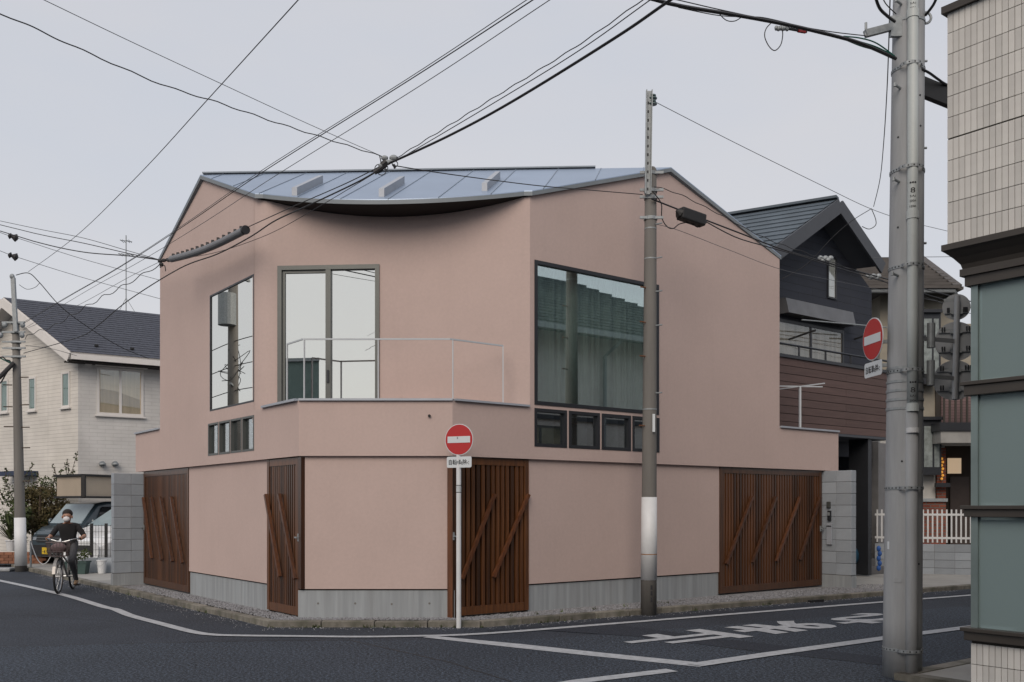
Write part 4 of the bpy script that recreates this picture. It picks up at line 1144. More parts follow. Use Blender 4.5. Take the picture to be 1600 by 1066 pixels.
def tiles(zlo, rows, off, t_first):
    for r in range(rows):
        zz = zlo + th_ * (r + .5) + (.006 if r >= rows - 6 and rows > 6 else 0)
        for k in range(200):
            tt = t_first - tp * (k + .5)
            if k < 15:
                piece('tile', tme, tb, frame4(NF.p(tt, zz, off - .006 + random.uniform(-.0006, .0006)), NF.d, V((0, 0, 1)).cross(NF.d), (0, 0, 1)))
            else:
                NF.slab(far_t, tt - tp / 2 + .0022, tt + tp / 2 - .0022, zz - th_ / 2 + .0025, zz + th_ / 2 - .0025, off - .012, off)
tiles(zc1 + .012, rows_u, 0, -.0)
b = MB(); NF.slab(b, -9.03, .03, ztop, ztop + .05, -7.03, .03); b.build('roof_coping', M['bronze'], tb)
# cornice: stepped bronze profile curving in over the glass
prof = [(0.03, zc1 + .012), (.03, zc1 - .03), (.01, zc1 - .045), (-.03, zc1 - .085), (-.065, zc1 - .13), (-.075, zc1 - .165), (-.06, zc1 - .165), (-.06, zc1 - .215), (-.085, zc1 - .215), (-.085, zc1 - .285), (-ih - .02, zc1 - .285), (-.3, zc1 + .012)]
b = MB(); n = len(prof)
# mitred at the corner: each profile point keeps its own inset on both faces
b.add([NF.p(o_ , z, o_) for o_, z in prof] + [NF.p(-9, z, o_) for o_, z in prof], [[i, (i + 1) % n, n + (i + 1) % n, n + i] for i in range(n - 1)])
b.add([NF.p(o_, z, o_) for o_, z in prof] + [NF.p(o_, z, -7) for o_, z in prof], [[(i + 1) % n, i, n + i, n + (i + 1) % n] for i in range(n - 1)])
b.build('cornice', M['bronze'], tb)
gl0 = -ih
zbands = [(nz(618), nz(596)), (nz(808), nz(790)), (nz(1001), nz(981))]
b = MB(); NF.slab(b, -9, gl0, -.05, zbands[2][0], -7, gl0 - .014); b.build('lower_mass', M['tile_joint'], tb)
tiles(.03 - .02 + (zbands[2][0] - 5 * th_ - .03), 5, gl0, gl0)
far_t.build('tile_field', M['tile'], tb, kind='stuff')
for z0, z1 in zbands:
    b = MB(); NF.slab(b, -9, gl0 + .035, z0, z1 - .028, -7, gl0 + .035); NF.slab(b, -9, gl0 + .055, z1 - .028, z1, -7, gl0 + .055); b.build('sill_band', M['bronze'], tb, bevel=.004)
M['frost'] = None
m, nt, N, L, P = newmat('frosted_glass')
P.inputs['Base Color'].default_value = (.56, .74, .76, 1); P.inputs['Roughness'].default_value = .22; P.inputs['Transmission Weight'].default_value = .68; P.inputs['IOR'].default_value = 1.25
M['frost'] = m
zg = [(zbands[0][1], zc1 - .285), (zbands[1][1], zbands[0][0]), (zbands[2][1], zbands[1][0])]
M['mullion'] = mat('pale_green_mullion', (.20, .25, .245), .35, metal=.5)
M['olive'] = mat('olive_board', (.24, .22, .12), .8)
for z0, z1 in zg:
    b = MB(); NF.slab(b, gl0 - .05, gl0, z0, z1, gl0 - .05, gl0); b.build('corner_mullion', M['mullion'], tb)
    b = MB(); NF.slab(b, gl0 - 1.6, gl0 - .05, z0, z1, gl0 - .03, gl0 - .02); b.build('window_pane', M['frost'], tb)
    b = MB(); NF.slab(b, gl0 - .24, gl0 - .06, z0 + .02, z1 - .02, gl0 - .06, gl0 - .036); b.build('inner_post', M['olive'], tb)
    b = MB(); NF.slab(b, gl0 - 1.62, gl0 - 1.55, z0, z1, gl0 - .05, gl0 + .003); b.build('mullion', M['bronze'], tb)
    b = MB(); NF.slab(b, gl0 - 1.55, gl0 - .235, z0 + .02, z1 - .02, gl0 - .10, gl0 - .07); b.build('inner_blind', mat('pale_blue_blind', (.34, .66, .72), .9, var=.05), tb)
    b = MB(); NF.slab(b, -9, gl0 - 1.62, z0, z1, gl0 - .05, gl0 - .02); b.build('window_pane', M['frost'], tb)
b = MB(); NF.slab(b, -9, gl0 - .1, zbands[2][1], zc1, -6.9, gl0 - .45); b.build('interior_mass', M['room'], tb)

# ------------------------------------------------------------------ across the street: the house and pole the windows mirror, and an added shading house
oh0 = V((8.3, 11.2, 0)); PO = Plane(oh0, DR); PO.n = DL.copy()
oh = thing('cream_house', 'cream house with dark tiled hip roof across the street, mirrored in the big window', 'house', oh0 + DR * 3)
ZOE = 5.6
b = MB(); PO.slab(b, -1.0, 9, 0, ZOE, -7, 0); b.build('wall', mat('cream_render', (.68, .66, .62), .9, var=.06), oh)
ro = MB(); c4 = [PO.p(-1.7, ZOE, .7), PO.p(9.7, ZOE, .7), PO.p(9.7, ZOE, -7.7), PO.p(-1.7, ZOE, -7.7)]; rgA, rgB = PO.p(2.6, ZOE + 2.3, -3.5), PO.p(5.4, ZOE + 2.3, -3.5)
ro.poly(c4[0], c4[1], rgB, rgA); ro.poly(c4[1], c4[2], rgB); ro.poly(c4[2], c4[3], rgA, rgB); ro.poly(c4[3], c4[0], rgA); ro.poly(*c4)
orf = ro.build('roof', mat('dark_roof_tile', (.10, .12, .125), .6, var=.25, scale=3), oh)
for i in range(17):
    f_ = i / 17
    a, b_ = c4[0].lerp(rgA, f_), c4[1].lerp(rgB, f_); b = MB(); b.bar(a, b_, .16, .05); b.build('tile_course', orf.data.materials[0], orf)
b = MB(); b.bar(PO.p(-1.7, ZOE - .06, .75), PO.p(9.7, ZOE - .06, .75), .1, .12); b.build('gutter', M['gal'], oh)
b = MB(); b.tube([PO.p(3.1, ZOE - .1, .7), PO.p(3.1, ZOE - .45, .1), PO.p(3.1, 0, .1)], .045, 8); b.build('downpipe', M['gal'], oh)
b = MB(); PO.slab(b, -1.02, 9.02, 3.55, 3.65, -.1, .06); b.build('string_course', M['dark_fascia'], oh)
for a, z in ((5.0, 2.3), (.3, 2.3), (5.0, .9), (1.2, .6)):
    wall_window(oh, PO, a, a + 1.7, z, z + 1.1, M['frame_grey'], M['glass'], .06, mull=[a + .85], inner=M['teal_blind'])

ab0 = V((-14.5, -8, 0))
ab = thing('rendered_block', 'plain teal-grey block mirrored low in the balcony door', 'building', ab0)
b = MB(); b.prism([V(p) for p in ((-20, -8, 0), (-10.3, -8, 0), (-13.2, -15, 0), (-20, -15, 0))], (0, 0, 6.9)); b.build('wall', mat('teal_render', (.16, .22, .21), .9), ab)
b = MB(); b.prism([V(p) for p in ((-20.1, -7.9, 6.9), (-10.25, -7.9, 6.9), (-13.2, -15.1, 6.9), (-20.1, -15.1, 6.9))], (0, 0, .12)); b.build('roof', M['gal'], ab)
for i in range(3): wall_window(ab, Plane((-16.5, -8), (1, 0)) if False else type('P', (), dict(slab=lambda s, mb, t0, t1, z0, z1, o0, o1: mb.abox(-16.5 + t0, -16.5 + t1, -8 + o0, -8 + o1, z0, z1)))(), .6 + 2 * i, 1.8 + 2 * i, 3.5, 4.7, M['frame_grey'], M['glass'], .06, inner=M['teal_blind'])

bb0 = V((-2.4, -6, 0))  # unseen house, added to hold light off the lower front walls
bh2 = thing('shading_house', 'grey rendered hip-roofed house added outside the picture to shade the lower walls', 'house', bb0)
b = MB(); b.abox(-5.2, -.4, -10, -3.2, 0, 7.4); b.build('wall', mat('grey_behind', (.30, .30, .30), .9), bh2)
b = MB(); b.add([V(p) for p in ((-5.5, -2.9, 7.4), (-.1, -2.9, 7.4), (-.1, -10.3, 7.4), (-5.5, -10.3, 7.4), (-2.8, -5.5, 9.0), (-2.8, -7.8, 9.0))], [[0, 1, 4], [1, 2, 5, 4], [2, 3, 5], [3, 0, 4, 5], [3, 2, 1, 0]]); b.build('roof', M['slate'], bh2)

# ------------------------------------------------------------------ signs
def no_entry(root_label, c, nrm, r, plate_w, plate_h, gap, name='no_entry_sign', base=None):
    """white-rimmed red disc with a bar, the bicycle exemption plate beneath it"""
    t = thing(name, root_label, 'road sign', base if base is not None else c)
    n = V(nrm).normalized(); sx = V((-n.y, n.x, 0)).normalized()
    if sx.dot(V((1, 0, 0))) < 0 and abs(sx.x) > .2: sx = -sx
    sx = V((0, 0, 1)).cross(n).normalized()
    b = MB(); b.disc(c, n, r, .006, 48); d = b.build('disc', M['sign_white'], t)
    b = MB(); b.disc(c + n * .0045, n, r * .955, .003, 48); b.build('red_field', M['sign_red'], d)
    b = MB(); b.box(c + n * .0075, sx * (r * .80), n * .0015, V((0, 0, r * .205))); b.build('bar', M['sign_white'], d)
    pc = c - V((0, 0, r + gap + plate_h / 2))
    b = MB(); k = .02; hw, hh = plate_w / 2, plate_h / 2
    pts = []
    for cx_, cz_, a0 in ((hw - k, hh - k, 0), (-hw + k, hh - k, 90), (-hw + k, -hh + k, 180), (hw - k, -hh + k, 270)):
        for j in range(5):
            a = math.radians(a0 + 22.5 * j); pts.append(pc + sx * (cx_ + k * math.cos(a)) + V((0, 0, cz_ + k * math.sin(a))))
    b.prism(pts, -n * .004); pl_ = b.build('exemption_plate', M['sign_white'], t)
    me = text_mesh('自転車', plate_w * .49, plate_h * .50, .012); me.materials.append(M['ink'])
    piece('lettering', me, pl_, frame4(pc + n * .002 - sx * plate_w * .17, sx, (0, 0, 1), n))
    me = text_mesh('除', plate_w * .165, plate_h * .50, .012); me.materials.append(M['ink'])
    piece('lettering', me, pl_, frame4(pc + n * .002 + sx * plate_w * .235, sx, (0, 0, 1), n))
    for ch, xo in (('を', .11), ('く', .37)):
        me = text_mesh(ch, plate_w * .085, plate_h * .30, .012); me.materials.append(M['ink'])
        piece('lettering', me, pl_, frame4(pc + n * .002 + sx * plate_w * xo - V((0, 0, plate_h * .08)), sx, (0, 0, 1), n))
    return t, sx, pc
sb_ = V((-.668, 12.33, 0))
sc_ = W(717.3, 687, 12.30); sn = V((-.40, -.917, 0))
sg, sx_, pc_ = no_entry('red no entry sign with white plate on a slim white post before the front gate', sc_, sn, .1965, .345, .138, .016, base=sb_)
b = MB(); b.tube([sb_, V((sb_.x, sb_.y, sc_.z + .05))], .031, 14); b.build('post', M['white'], sg, smooth=False)
for z in (sc_.z + .02, pc_.z):
    b = MB(); b.tube([V((sb_.x, sb_.y, z - .014)), V((sb_.x, sb_.y, z + .014))], .036, 14); b.build('clamp', M['gal'], sg)
b = MB(); b.tube([V((sb_.x, sb_.y, W(0, 769, 12.33).z)), V((sb_.x, sb_.y, W(0, 759, 12.33).z))], .0325, 14); b.build('sticker', mat('pale_sticker', (.5, .53, .55), .5), sg)
b = MB()
for py in (758.5, 769.5): b.tube([V((sb_.x, sb_.y, W(0, py, 12.33).z - .004)), V((sb_.x, sb_.y, W(0, py, 12.33).z + .004))], .0335, 14)
b.build('sticker_edge', M['ink'], sg)

# ------------------------------------------------------------------ utility poles
def ring(b, c, r, h, n=20): b.tube([c - V((0, 0, h / 2)), c + V((0, 0, h / 2))], r, n)

# the near pole on the right
npb = V(((1409.5 - CX) / FPX * 8.82, 8.82, 0)); NPT = 6.75
near = thing('utility_pole', 'thick near concrete utility pole with grey conduit in front of the tiled building', 'utility pole', npb)
lean = V((.062, 0, 0))
def pc(z): return npb + lean * (z / 6.2) + V((0, 0, z))
def pr(z): return .168 - .0055 * z
def zy(py, d=8.82): return CAMH + (HY - py) / FPX * d
b = MB(); zs = [0, .5, 1, 2, 3, 4, 5, 6, NPT]; b.tube([pc(z) for z in zs], [pr(z) for z in zs], 40); b.build('shaft', M['pole_near'], near, smooth=True)
M['conduit'] = mat('grey_conduit', (.46, .50, .50), .45, var=.05, scale=3, dirt=.15, dcol=(.3, .32, .32))
def cdz(z):
    k = .45 - .25 * min(1, z / 6); return V((-.363, -.911, 0)) * math.sqrt(1 - k * k) + V((.93, -.37, 0)) * k
cd = cdz(3.5)
def cc_(z): return pc(z) + cdz(z) * (pr(z) + .028)
b = MB(); b.tube([cc_(z) for z in (zy(640), 3.2, 4, 5, 6, NPT)], .046, 20); b.build('conduit', M['conduit'], near, smooth=True)
b = MB(); b.tube([cc_(z) - cdz(z) * .02 for z in (0, .6, 1.4, zy(640))], .052, 20); b.build('conduit_foot', M['pole_near'], near, smooth=True)
for py in (36, 345, 640):
    b = MB(); ring(b, cc_(zy(py)), .052, .07); b.build('conduit_socket', M['conduit'], near)
b = MB(); ring(b, cc_(zy(675)), .054, .045); b.build('white_label', M['white'], near)
for py in (112, 270, 421, 582, 763, 1013):
    z = zy(py); b = MB(); c = pc(z); r = pr(z) + .004
    pts = []
    for k in range(28):      # perforated strap round pole and conduit together
        a = 2 * math.pi * k / 28; dv = V((math.cos(a), math.sin(a), 0))
        al = dv.dot(cdz(z)); rr = max(r, (r + .075) * al if al > .82 else 0)
        pts.append((c + dv * rr))
    for k in range(28):
        p, q = pts[k], pts[(k + 1) % 28]; b.bar(p, q, .004, .028)
    st = b.build('strap', M['gal'], near)
    b = MB()
    for k in range(28):
        m_ = (pts[k] + pts[(k + 1) % 28]) / 2; dv = (m_ - c).normalized(); b.box(m_ + dv * .0025, V((-dv.y, dv.x, 0)) * .006, dv * .001, V((0, 0, .006)))
    b.build('perforations', M['ink'], st)
for py in (38, 598, 612, 626, 640, 577):
    z = zy(py); b = MB(); ring(b, pc(z), pr(z) + .006, .022, 28); b.build('band', M['gal'], near)
for py, sgn in ((15, -1), (145, -1), (290, -1), (435, -1), (95, 1), (231, 1), (380, 1), (525, 1)):
    z = zy(py); c = pc(z); dv = V((-.75, -.66, 0)) if sgn < 0 else V((.99, .1, 0)); p = c + dv * pr(z)
    b = MB(); b.tube([p - dv * .02, p + dv * (.11 if sgn < 0 else .04) + V((0, 0, .005))], .011, 8)
    if sgn < 0: b.tube([p + dv * .1 + V((0, 0, -.012)), p + dv * .1 + V((0, 0, .02))], .013, 8)
    b.build('step_bolt', M['gal'], near)
for px, py in ((1406, 220), (1405, 360), (1408, 722), (1437, 158), (1438, 205), (1434, 880), (1420, 1050)):
    z = zy(py); q = W(px, py, 8.6); c = pc(z); dv = V(((px - CX) / FPX * 8.7 - c.x, 0, 0)); k = max(-.98, min(.98, dv.x / pr(z))); dd = V((k, -math.sqrt(1 - k * k), 0)); 
    b = MB(); b.disc(c + dd * pr(z), dd, .009, .006, 10); b.build('bolt_hole', M['ink'], near)
for px, py, w_, h_ in ((1387, 852, .012, .035), (1404, 905, .03, .02)):
    z = zy(py); c = pc(z); k = max(-.95, min(.95, ((px - CX) / FPX * 8.68 - c.x) / pr(z))); dd = V((k, -math.sqrt(1 - k * k), 0)); b = MB(); b.box(c + dd * (pr(z) + .001), V((-dd.y, dd.x, 0)) * w_, dd * .0015, V((0, 0, h_))); b.build('sticker', M['sign_white'] if w_ < .02 else M['pole_near'], near)
# crossarm bracket near the top, strain fitting, black arm behind the building
b = MB(); b.bar(W(1398, 41, 8.75), W(1352, 53, 8.7), .05, .06); b.build('bracket_arm', M['gal'], near)
b = MB(); q = W(1400, 42, 8.74); b.box(q, (.05, 0, 0), (0, .02, 0), (0, 0, .09)); b.build('bracket_plate', M['gal'], near)
b = MB(); q = W(1353, 48, 8.7); b.tube([q - V((0, 0, .05)), q + V((0, 0, .07))], .012, 8); b.build('bracket_pin', M['gal'], near)
b = MB(); q = W(1446, 28, 8.8); b.tube([q + V((.05 * math.cos(a), 0, .05 * math.sin(a))) for a in [i * math.pi / 8 for i in range(16)]], .012, 6, closed=True); b.build('guy_ring', M['gal'], near)
b = MB(); b.bar(W(1436, 134, 8.9), W(1520, 168, 9.15), .06, .17); b.build('black_arm', M['black'], near)
# conduit lettering, wrapped round the pipe
M['ink2'] = M['ink']
def wrap_text(body, z, w, h):
    me = text_mesh(body, w, h, .01); me.materials.append(M['ink'])
    c = cc_(z); R_ = .0478; f0 = math.atan2(-c.y - 0, -c.x + 0)   # face the street corner
    yaw = math.atan2(-1.0, -.35)
    for v in me.vertices:
        a = yaw + v.co.x / R_; v.co = (c.x + R_ * math.cos(a), c.y + R_ * math.sin(a), z + v.co.y)
    me.transform(Matrix.Translation(-org(near)))
    o = bpy.data.objects.new('conduit_lettering', me); COL.objects.link(o); o.parent = near
for py0 in (295, 605, -5):
    d_ = 8.68
    for k in range(3): wrap_text('●', zy(py0, d_) , .014, .014) if False else None
    wrap_text('●●●', zy(py0 - 6, d_), .058, .017); wrap_text('8', zy(py0 + 6, d_), .040, .046)
    wrap_text('S.A.I', zy(py0 + 15 if py0 > 400 else py0 + 15, d_), .048, .018)
    wrap_text('200A', zy(py0 + 22.5, d_), .056, .019); wrap_text('150A', zy(py0 + 31, d_), .056, .019)
# no entry sign and the stack of signs seen from behind, clamped on this pole
c2 = W(1364, 530, 8.95); n2 = V((-.99, -.11, 0))
s2, sx2, pc2 = no_entry('red no entry sign seen edge-on, clamped to the thick concrete pole', c2, n2, .193, .33, .135, .012)
for z in (c2.z - .03, pc2.z + .03):
    b = MB(); q = c2 - n2 * .02; q = V((q.x, q.y, z)); e_ = pc(z); b.bar(q, q.lerp(e_, .62), .03, .03); b.build('bracket', M['gal'], s2)
b = MB(); q = c2 - n2 * .018; b.bar(V((q.x, q.y, pc2.z - .05)), V((q.x, q.y, c2.z + .1)), .03, .02); b.build('rib', M['gal'], s2)
SD = 9.1
s3 = thing('sign_stack', 'three round signs stacked on a short post, seen from behind', 'road sign', W(1493, 622, SD))
b = MB(); b.tube([W(1492, 624, SD), W(1496, 463, SD)], .027, 16); b.build('post', M['sign_back'], s3)
bn = V((-.28, -.96, 0)).normalized(); bs = V((0, 0, 1)).cross(bn).normalized()
for px, py, rp_ in ((1496, 478, 20.5), (1495, 532, 31), (1493, 593, 31.5)):
    r = rp_ / FPX * SD; c = W(px, py, SD) - bn * .06
    b = MB(); b.disc(c, bn, r, .005, 40); d = b.build('disc', M['sign_back'], s3)
    for dz in ((-.05,) if rp_ < 25 else (.09, -.09)):
        b = MB(); b.box(c + bn * .012 + V((0, 0, dz)), bs * (math.sqrt(r * r - dz * dz) * .93), bn * .008, V((0, 0, .010))); b.build('stiffener', M['sign_back'], d)
        for k in (-.72, -.6, .55, .68, .8):
            b = MB(); b.box(c + bn * .02 + V((0, 0, dz + .02)) + bs * (r * k * .9), bs * .006, bn * .008, V((0, 0, .022))); b.build('clip', M['frame_dark'], d)
        b = MB(); b.box(c + bn * .032 + V((0, 0, dz)), bs * .05, bn * .006, V((0, 0, .02))); b.build('clamp', M['gal'], d)
    b = MB(); b.box(c + bn * .004 - bs * r * .45 + V((0, 0, r * .55)), bs * .055, bn * .001, V((0, 0, .015))); b.build('maker_label', M['gal'], d)
for py in (530, 588):
    z = zy(py); b = MB(); b.bar(pc(z) + V((.1, -.05, 0)), W(1490, py + 3, SD), .02, .036); b.build('arm', M['sign_back'], s3)
    b = MB(); b.tube([pc(z - .09) + V((.2, -.07, 0)), pc(z + .13) + V((.2, -.07, 0))], .035, 12); b.build('arm_bracket', M['gal'], s3)

# the slender pole before the right flank
mpb = V(((1013.5 - CX) / FPX * 13.85, 13.85, 0))
mid = thing('utility_pole', 'slender concrete utility pole with white painted foot before the big window', 'utility pole', mpb)
def zm(py): return CAMH + (HY - py) / FPX * 13.85
ZMT = zm(262)
def mr(z): return .113 - (.113 - .080) * z / ZMT
def mc(z): return mpb + V((.03, 0, 0)) * (z / ZMT) + V((0, 0, z))
b = MB(); zs = [0, 1, 2, 3, 4, 5, ZMT - .03, ZMT]; b.tube([mc(z) for z in zs], [mr(z) for z in zs[:-1]] + [.06], 28); b.build('shaft', M['pole'], mid, smooth=True)
b = MB(); b.tube([mc(zm(906)), mc(zm(777))], [mr(.5) + .004, mr(1.6) + .004], 28); b.build('painted_wrap', M['white'], mid, smooth=True)
b = MB(); ring(b, mc(zm(866)), mr(.9) + .005, .012, 28); b.build('rust_line', mat('rust', (.25, .12, .04), .9), mid)
b = MB(); xa = W(1012, 200, 13.72)
for sx__ in (-1, 1): b.bar(V((xa.x + sx__ * .038, 13.70, zm(308))), V((xa.x + .02 + sx__ * .038, 13.70, zm(148))), .012, .06, (0, 1, 0))
b.bar(V((xa.x, 13.73, zm(308))), V((xa.x + .02, 13.73, zm(148))), .075, .012, (0, 1, 0)); ext = b.build('steel_channel', M['gal'], mid)
for i in range(11):
    b = MB(); b.box(V((xa.x + .001 * i, 13.722, zm(300) + .12 * i)), (.01, 0, 0), (0, .002, 0), (0, 0, .018)); b.build('slot', M['ink'], ext)
for py in (272, 299, 310, 342):
    b = MB(); ring(b, mc(zm(py)), mr(zm(py)) + .012, .045, 24); b.bar(mc(zm(py)) + V((-.16, -.06, 0)), mc(zm(py)) + V((.17, -.06, 0)), .03, .035); b.build('band', M['gal'], mid)
b = MB(); q = W(1020, 157, 13.75)
for k in range(4): b.tube([q + V((0, 0, -.06 + .04 * k)), q + V((0, 0, -.045 + .04 * k))], .045 if k % 2 else .06, 12)
b.build('insulator', mat('green_insulator', (.06, .11, .11), .3), mid)
for py, sgn in ((352, 1), (405, 1), (451, -1), (457, 1), (505, -1), (510, 1), (558, -1), (615, 1), (666, -1)):
    c = mc(zm(py)); dv = V((sgn * .8, -.6, 0)); p = c + dv * mr(zm(py)); b = MB(); b.tube([p, p + dv * .1], .010, 6); b.build('step_bolt', M['gal'] if sgn > 0 else mat('rusty_bolt', (.16, .07, .035), .8), mid)
for py in (228 + 130, 405, 640): b = MB(); ring(b, mc(zm(py)), mr(zm(py)) + .003, .018, 24); b.build('tie', M['gal'], mid)
b = MB(); q = W(1021.5, 661, 13.72); b.box(q, (.018, 0, 0), (0, .004, 0), (0, 0, .125)); b.build('number_plate', M['sign_white'], mid)
for py in (918, 927, 937): b = MB(); q = W(1018, py, 13.735); b.box(q, (.012, 0, 0), (0, .004, 0), (0, 0, .03)); b.build('plug_hole', M['ink'], mid)

# the pole at the far left
lpb = V(((33 - CX) / FPX * 23.1, 23.1, 0))
lft = thing('utility_pole', 'distant utility pole tangled with cables before the cream house', 'utility pole', lpb)
def zl(py): return CAMH + (HY - py) / FPX * 23.1
def lc(z): return lpb + V((-.13, 0, 0)) * (z / 6) + V((0, 0, z))
b = MB(); zs = [0, 1.5, 3, 4.5, zl(503)]; b.tube([lc(z) for z in zs], [.13 - .009 * z for z in zs], 20); b.build('shaft', M['pole'], lft, smooth=True)
b = MB(); b.tube([lc(zl(884)), lc(zl(809))], [.136, .126], 20); b.build('painted_wrap', M['white'], lft, smooth=True)
b = MB(); b.bar(lc(zl(520)) + V((.06, -.12, 0)), lc(zl(436)) + V((.02, -.12, 0)), .09, .07, (0, 1, 0)); b.build('steel_channel', M['gal'], lft)
for py in (505, 520, 535, 545, 558):
    b = MB(); c = lc(zl(py)); ring(b, c, .11, .05, 16); b.bar(c + V((-.28, -.08, 0)), c + V((.26, -.1, 0)), .04, .04); b.build('band', M['gal'], lft)
for py, k in ((512, -.2), (528, .2), (512, .22), (528, -.3), (437, .0)):
    b = MB(); q = lc(zl(py)) + V((k, -.12, .04)); b.ball(q, .06, .06, .07, 8, 6); b.build('insulator', M['gal'], lft)
for i in range(6):
    b = MB(); c = lc(zl(570)) + V((.05, -.1, 0)); pts = []
    a0 = random.uniform(-.4, .1)
    for k in range(9):
        s_ = k / 8; pts.append(c + V((-.1 - .95 * s_ * (.5 + .12 * i) + a0 * s_ * .2, -.1 * s_, .35 * math.sin(s_ * 3.1) * (-1 if i % 2 else .8) * random.uniform(.7, 1.1) - .25 * s_)))
    b.tube(smooth(pts, 2), .016 if i < 3 else .010, 6); b.build('cable_tail', M['wire'] if i != 2 else M['green_wire'], lft)
b = MB(); b.tube([lc(zl(575)) + V((.02, -.16, .1)), lc(zl(588)) + V((-.3, -.2, -.05)), lc(zl(597)) + V((-.62, -.2, -.1))], .05, 8); b.build('splice_bundle', M['wire'], lft)
for py, s_ in ((590, 1), (602, -1), (633, 1), (636, -1), (667, -1), (668, 1), (700, 1), (752, 1)):
    b = MB(); c = lc(zl(py)); b.tube([c + V((s_ * .1, -.03, 0)), c + V((s_ * .3, -.06, 0))], .013, 6); b.build('step_bolt', M['bark'], lft)

# pole with transformer beyond the frame, mirrored in the tall window
wm = PL.p(PL.t(363), 0); vd = V((wm.x, wm.y, 0)).normalized(); rf = vd - PL.n * 2 * vd.dot(PL.n)
tpb = wm + rf * 16.0
trp = thing('transformer_pole', 'utility pole with drum transformer across the side street, mirrored in the tall window', 'utility pole', tpb)
b = MB(); b.tube([tpb, tpb + V((0, 0, 9.4))], [.19, .14], 18); b.build('shaft', M['pole'], trp, smooth=True)
b = MB(); c = tpb + V((.32, 0, 0)); b.tube([c + V((0, 0, 7.0)), c + V((0, 0, 7.95))], .27, 18); b.build('transformer', M['gal'], trp)
b = MB(); b.bar(tpb + V((-.9, 0, 8.6)), tpb + V((.9, 0, 8.6)), .08, .08); b.bar(tpb + V((-.6, .3, 5.2)), tpb + V((.6, -.3, 5.2)), .06, .06); b.build('crossarm', M['gal'], trp)
for k in range(4):
    z = 4.3 + .75 * k; b = MB(); b.tube(smooth([tpb + DL * 14 + V((0, 0, z + .5)), tpb + DL * 5 + V((0, 0, z - .05)), tpb + V((0, 0, z)), tpb - DL * 5 + V((0, 0, z - .1)), tpb - DL * 14 + V((0, 0, z + .3))], 6), .014, 5); b.build('line_cable', M['wire'], trp)
for i in range(9):
    b = MB(); a = random.uniform(0, 6.28); p = tpb + V((0, 0, random.uniform(4.4, 6.4)))
    pts = [p + V((random.gauss(0, .17) - .1, random.gauss(0, .17), random.gauss(0, .3))) for _ in range(5)]
    b.tube(smooth(pts, 4), .011, 5); b.build('cable_tail', M['wire'], trp)

# ------------------------------------------------------------------ overhead cables
def cable(label, pts, r=.006, m='wire', wavy=0.0, wl=.6, group=None, name='overhead_cable'):
    """pts: (px, py) or (px, py, d); depth between given points runs linearly in 1/d along the line"""
    pts = list(pts)
    def beyond(p, q, dp, dq, k):
        # carry a span on past the edge of the picture towards its next pole
        l_ = math.hypot(p[0] - q[0], p[1] - q[1]); ux, uy = (p[0] - q[0]) / l_, (p[1] - q[1]) / l_
        iv = min(1 / 3.5, max(1 / 45, 1 / p[2] + dp * k)); return (p[0] + ux * k, p[1] + uy * k, iv ** -1)
    kn = [p for p in pts if len(p) > 2]
    if kn:
        f_, l__ = kn[0], kn[-1]; tot = max(1, math.hypot(f_[0] - l__[0], f_[1] - l__[1])); sl_ = (1 / f_[2] - 1 / l__[2]) / tot
        if tot > 150 and (pts[0][1] < 0 or pts[0][0] < 0): pts.insert(0, beyond(pts[0], pts[1], sl_, 0, 420))
        if tot > 150 and pts[-1][0] >= 1400 and pts[-1][2] > 15: pts.append(beyond(pts[-1], pts[-2], -sl_, 0, 320))
    n = len(pts); acc = [0]
    for i in range(1, n): acc.append(acc[-1] + math.hypot(pts[i][0] - pts[i - 1][0], pts[i][1] - pts[i - 1][1]))
    known = [(acc[i], 1 / p[2]) for i, p in enumerate(pts) if len(p) > 2]
    P_ = []
    for i, p in enumerate(pts):
        for (a, ia_), (c, ic_) in zip(known, known[1:]):
            if a - 1e-6 <= acc[i] <= c + 1e-6:
                f = (acc[i] - a) / (c - a) if c > a else 0
                P_.append(W(p[0], p[1], 1 / (ia_ + (ic_ - ia_) * f))); break
    sp = smooth(P_, 8)
    if wavy:
        L_ = 0; q = []
        for i, p in enumerate(sp):
            if i: L_ += (p - sp[i - 1]).length
        fine = []
        for i in range(len(sp) - 1):
            k = max(1, int((sp[i + 1] - sp[i]).length / (wl / 6)))
            for j in range(k): fine.append(sp[i].lerp(sp[i + 1], j / k))
        fine.append(sp[-1]); s_ = 0
        for i, p in enumerate(fine):
            if i: s_ += (p - fine[i - 1]).length
            q.append(p + V((0, wavy * math.cos(s_ / wl * 6.283), wavy * math.sin(s_ / wl * 6.283 + .4 * math.sin(s_)))))
        sp = q
    b = MB(); b.tube(sp, r, 5)
    return b.build(name, M[m], None, label, 'cable', group or 'overhead cables')
ND = 10.5     # depth of the hanging junction above the roof
def dmain(px): return 1 / (.0435 + .0000907 * (px - 35))
cable('thick black cable bundle from the top edge down to the junction above the roof', [(1062, -10, dmain(1062)), (960, 60), (800, 159), (700, 213), (607, 256, ND)], .0125)
cable('twin cable beside the thick bundle, upper strand', [(1018, -10, dmain(1018)), (900, 73), (760, 160), (618, 248, ND)], .0045, wavy=.005, wl=.35)
cable('twin cable beside the thick bundle, lower strand', [(1030, -10, dmain(1030)), (905, 79), (770, 162), (620, 251, ND)], .0045)
cable('black cable sagging from the junction across the pink wall to the distant pole', [(604, 258, ND), (560, 284), (480, 322, dmain(480)), (430, 345), (390, 371, dmain(390)), (340, 397), (280, 420, dmain(280)), (200, 470), (150, 511), (120, 528), (37, 552, 23.0)], .009)
cable('thin messenger wire above the sagging black cable, ending at the grey sleeve', [(602, 256, ND), (540, 287), (460, 322), (383, 357, dmain(383))], .006)
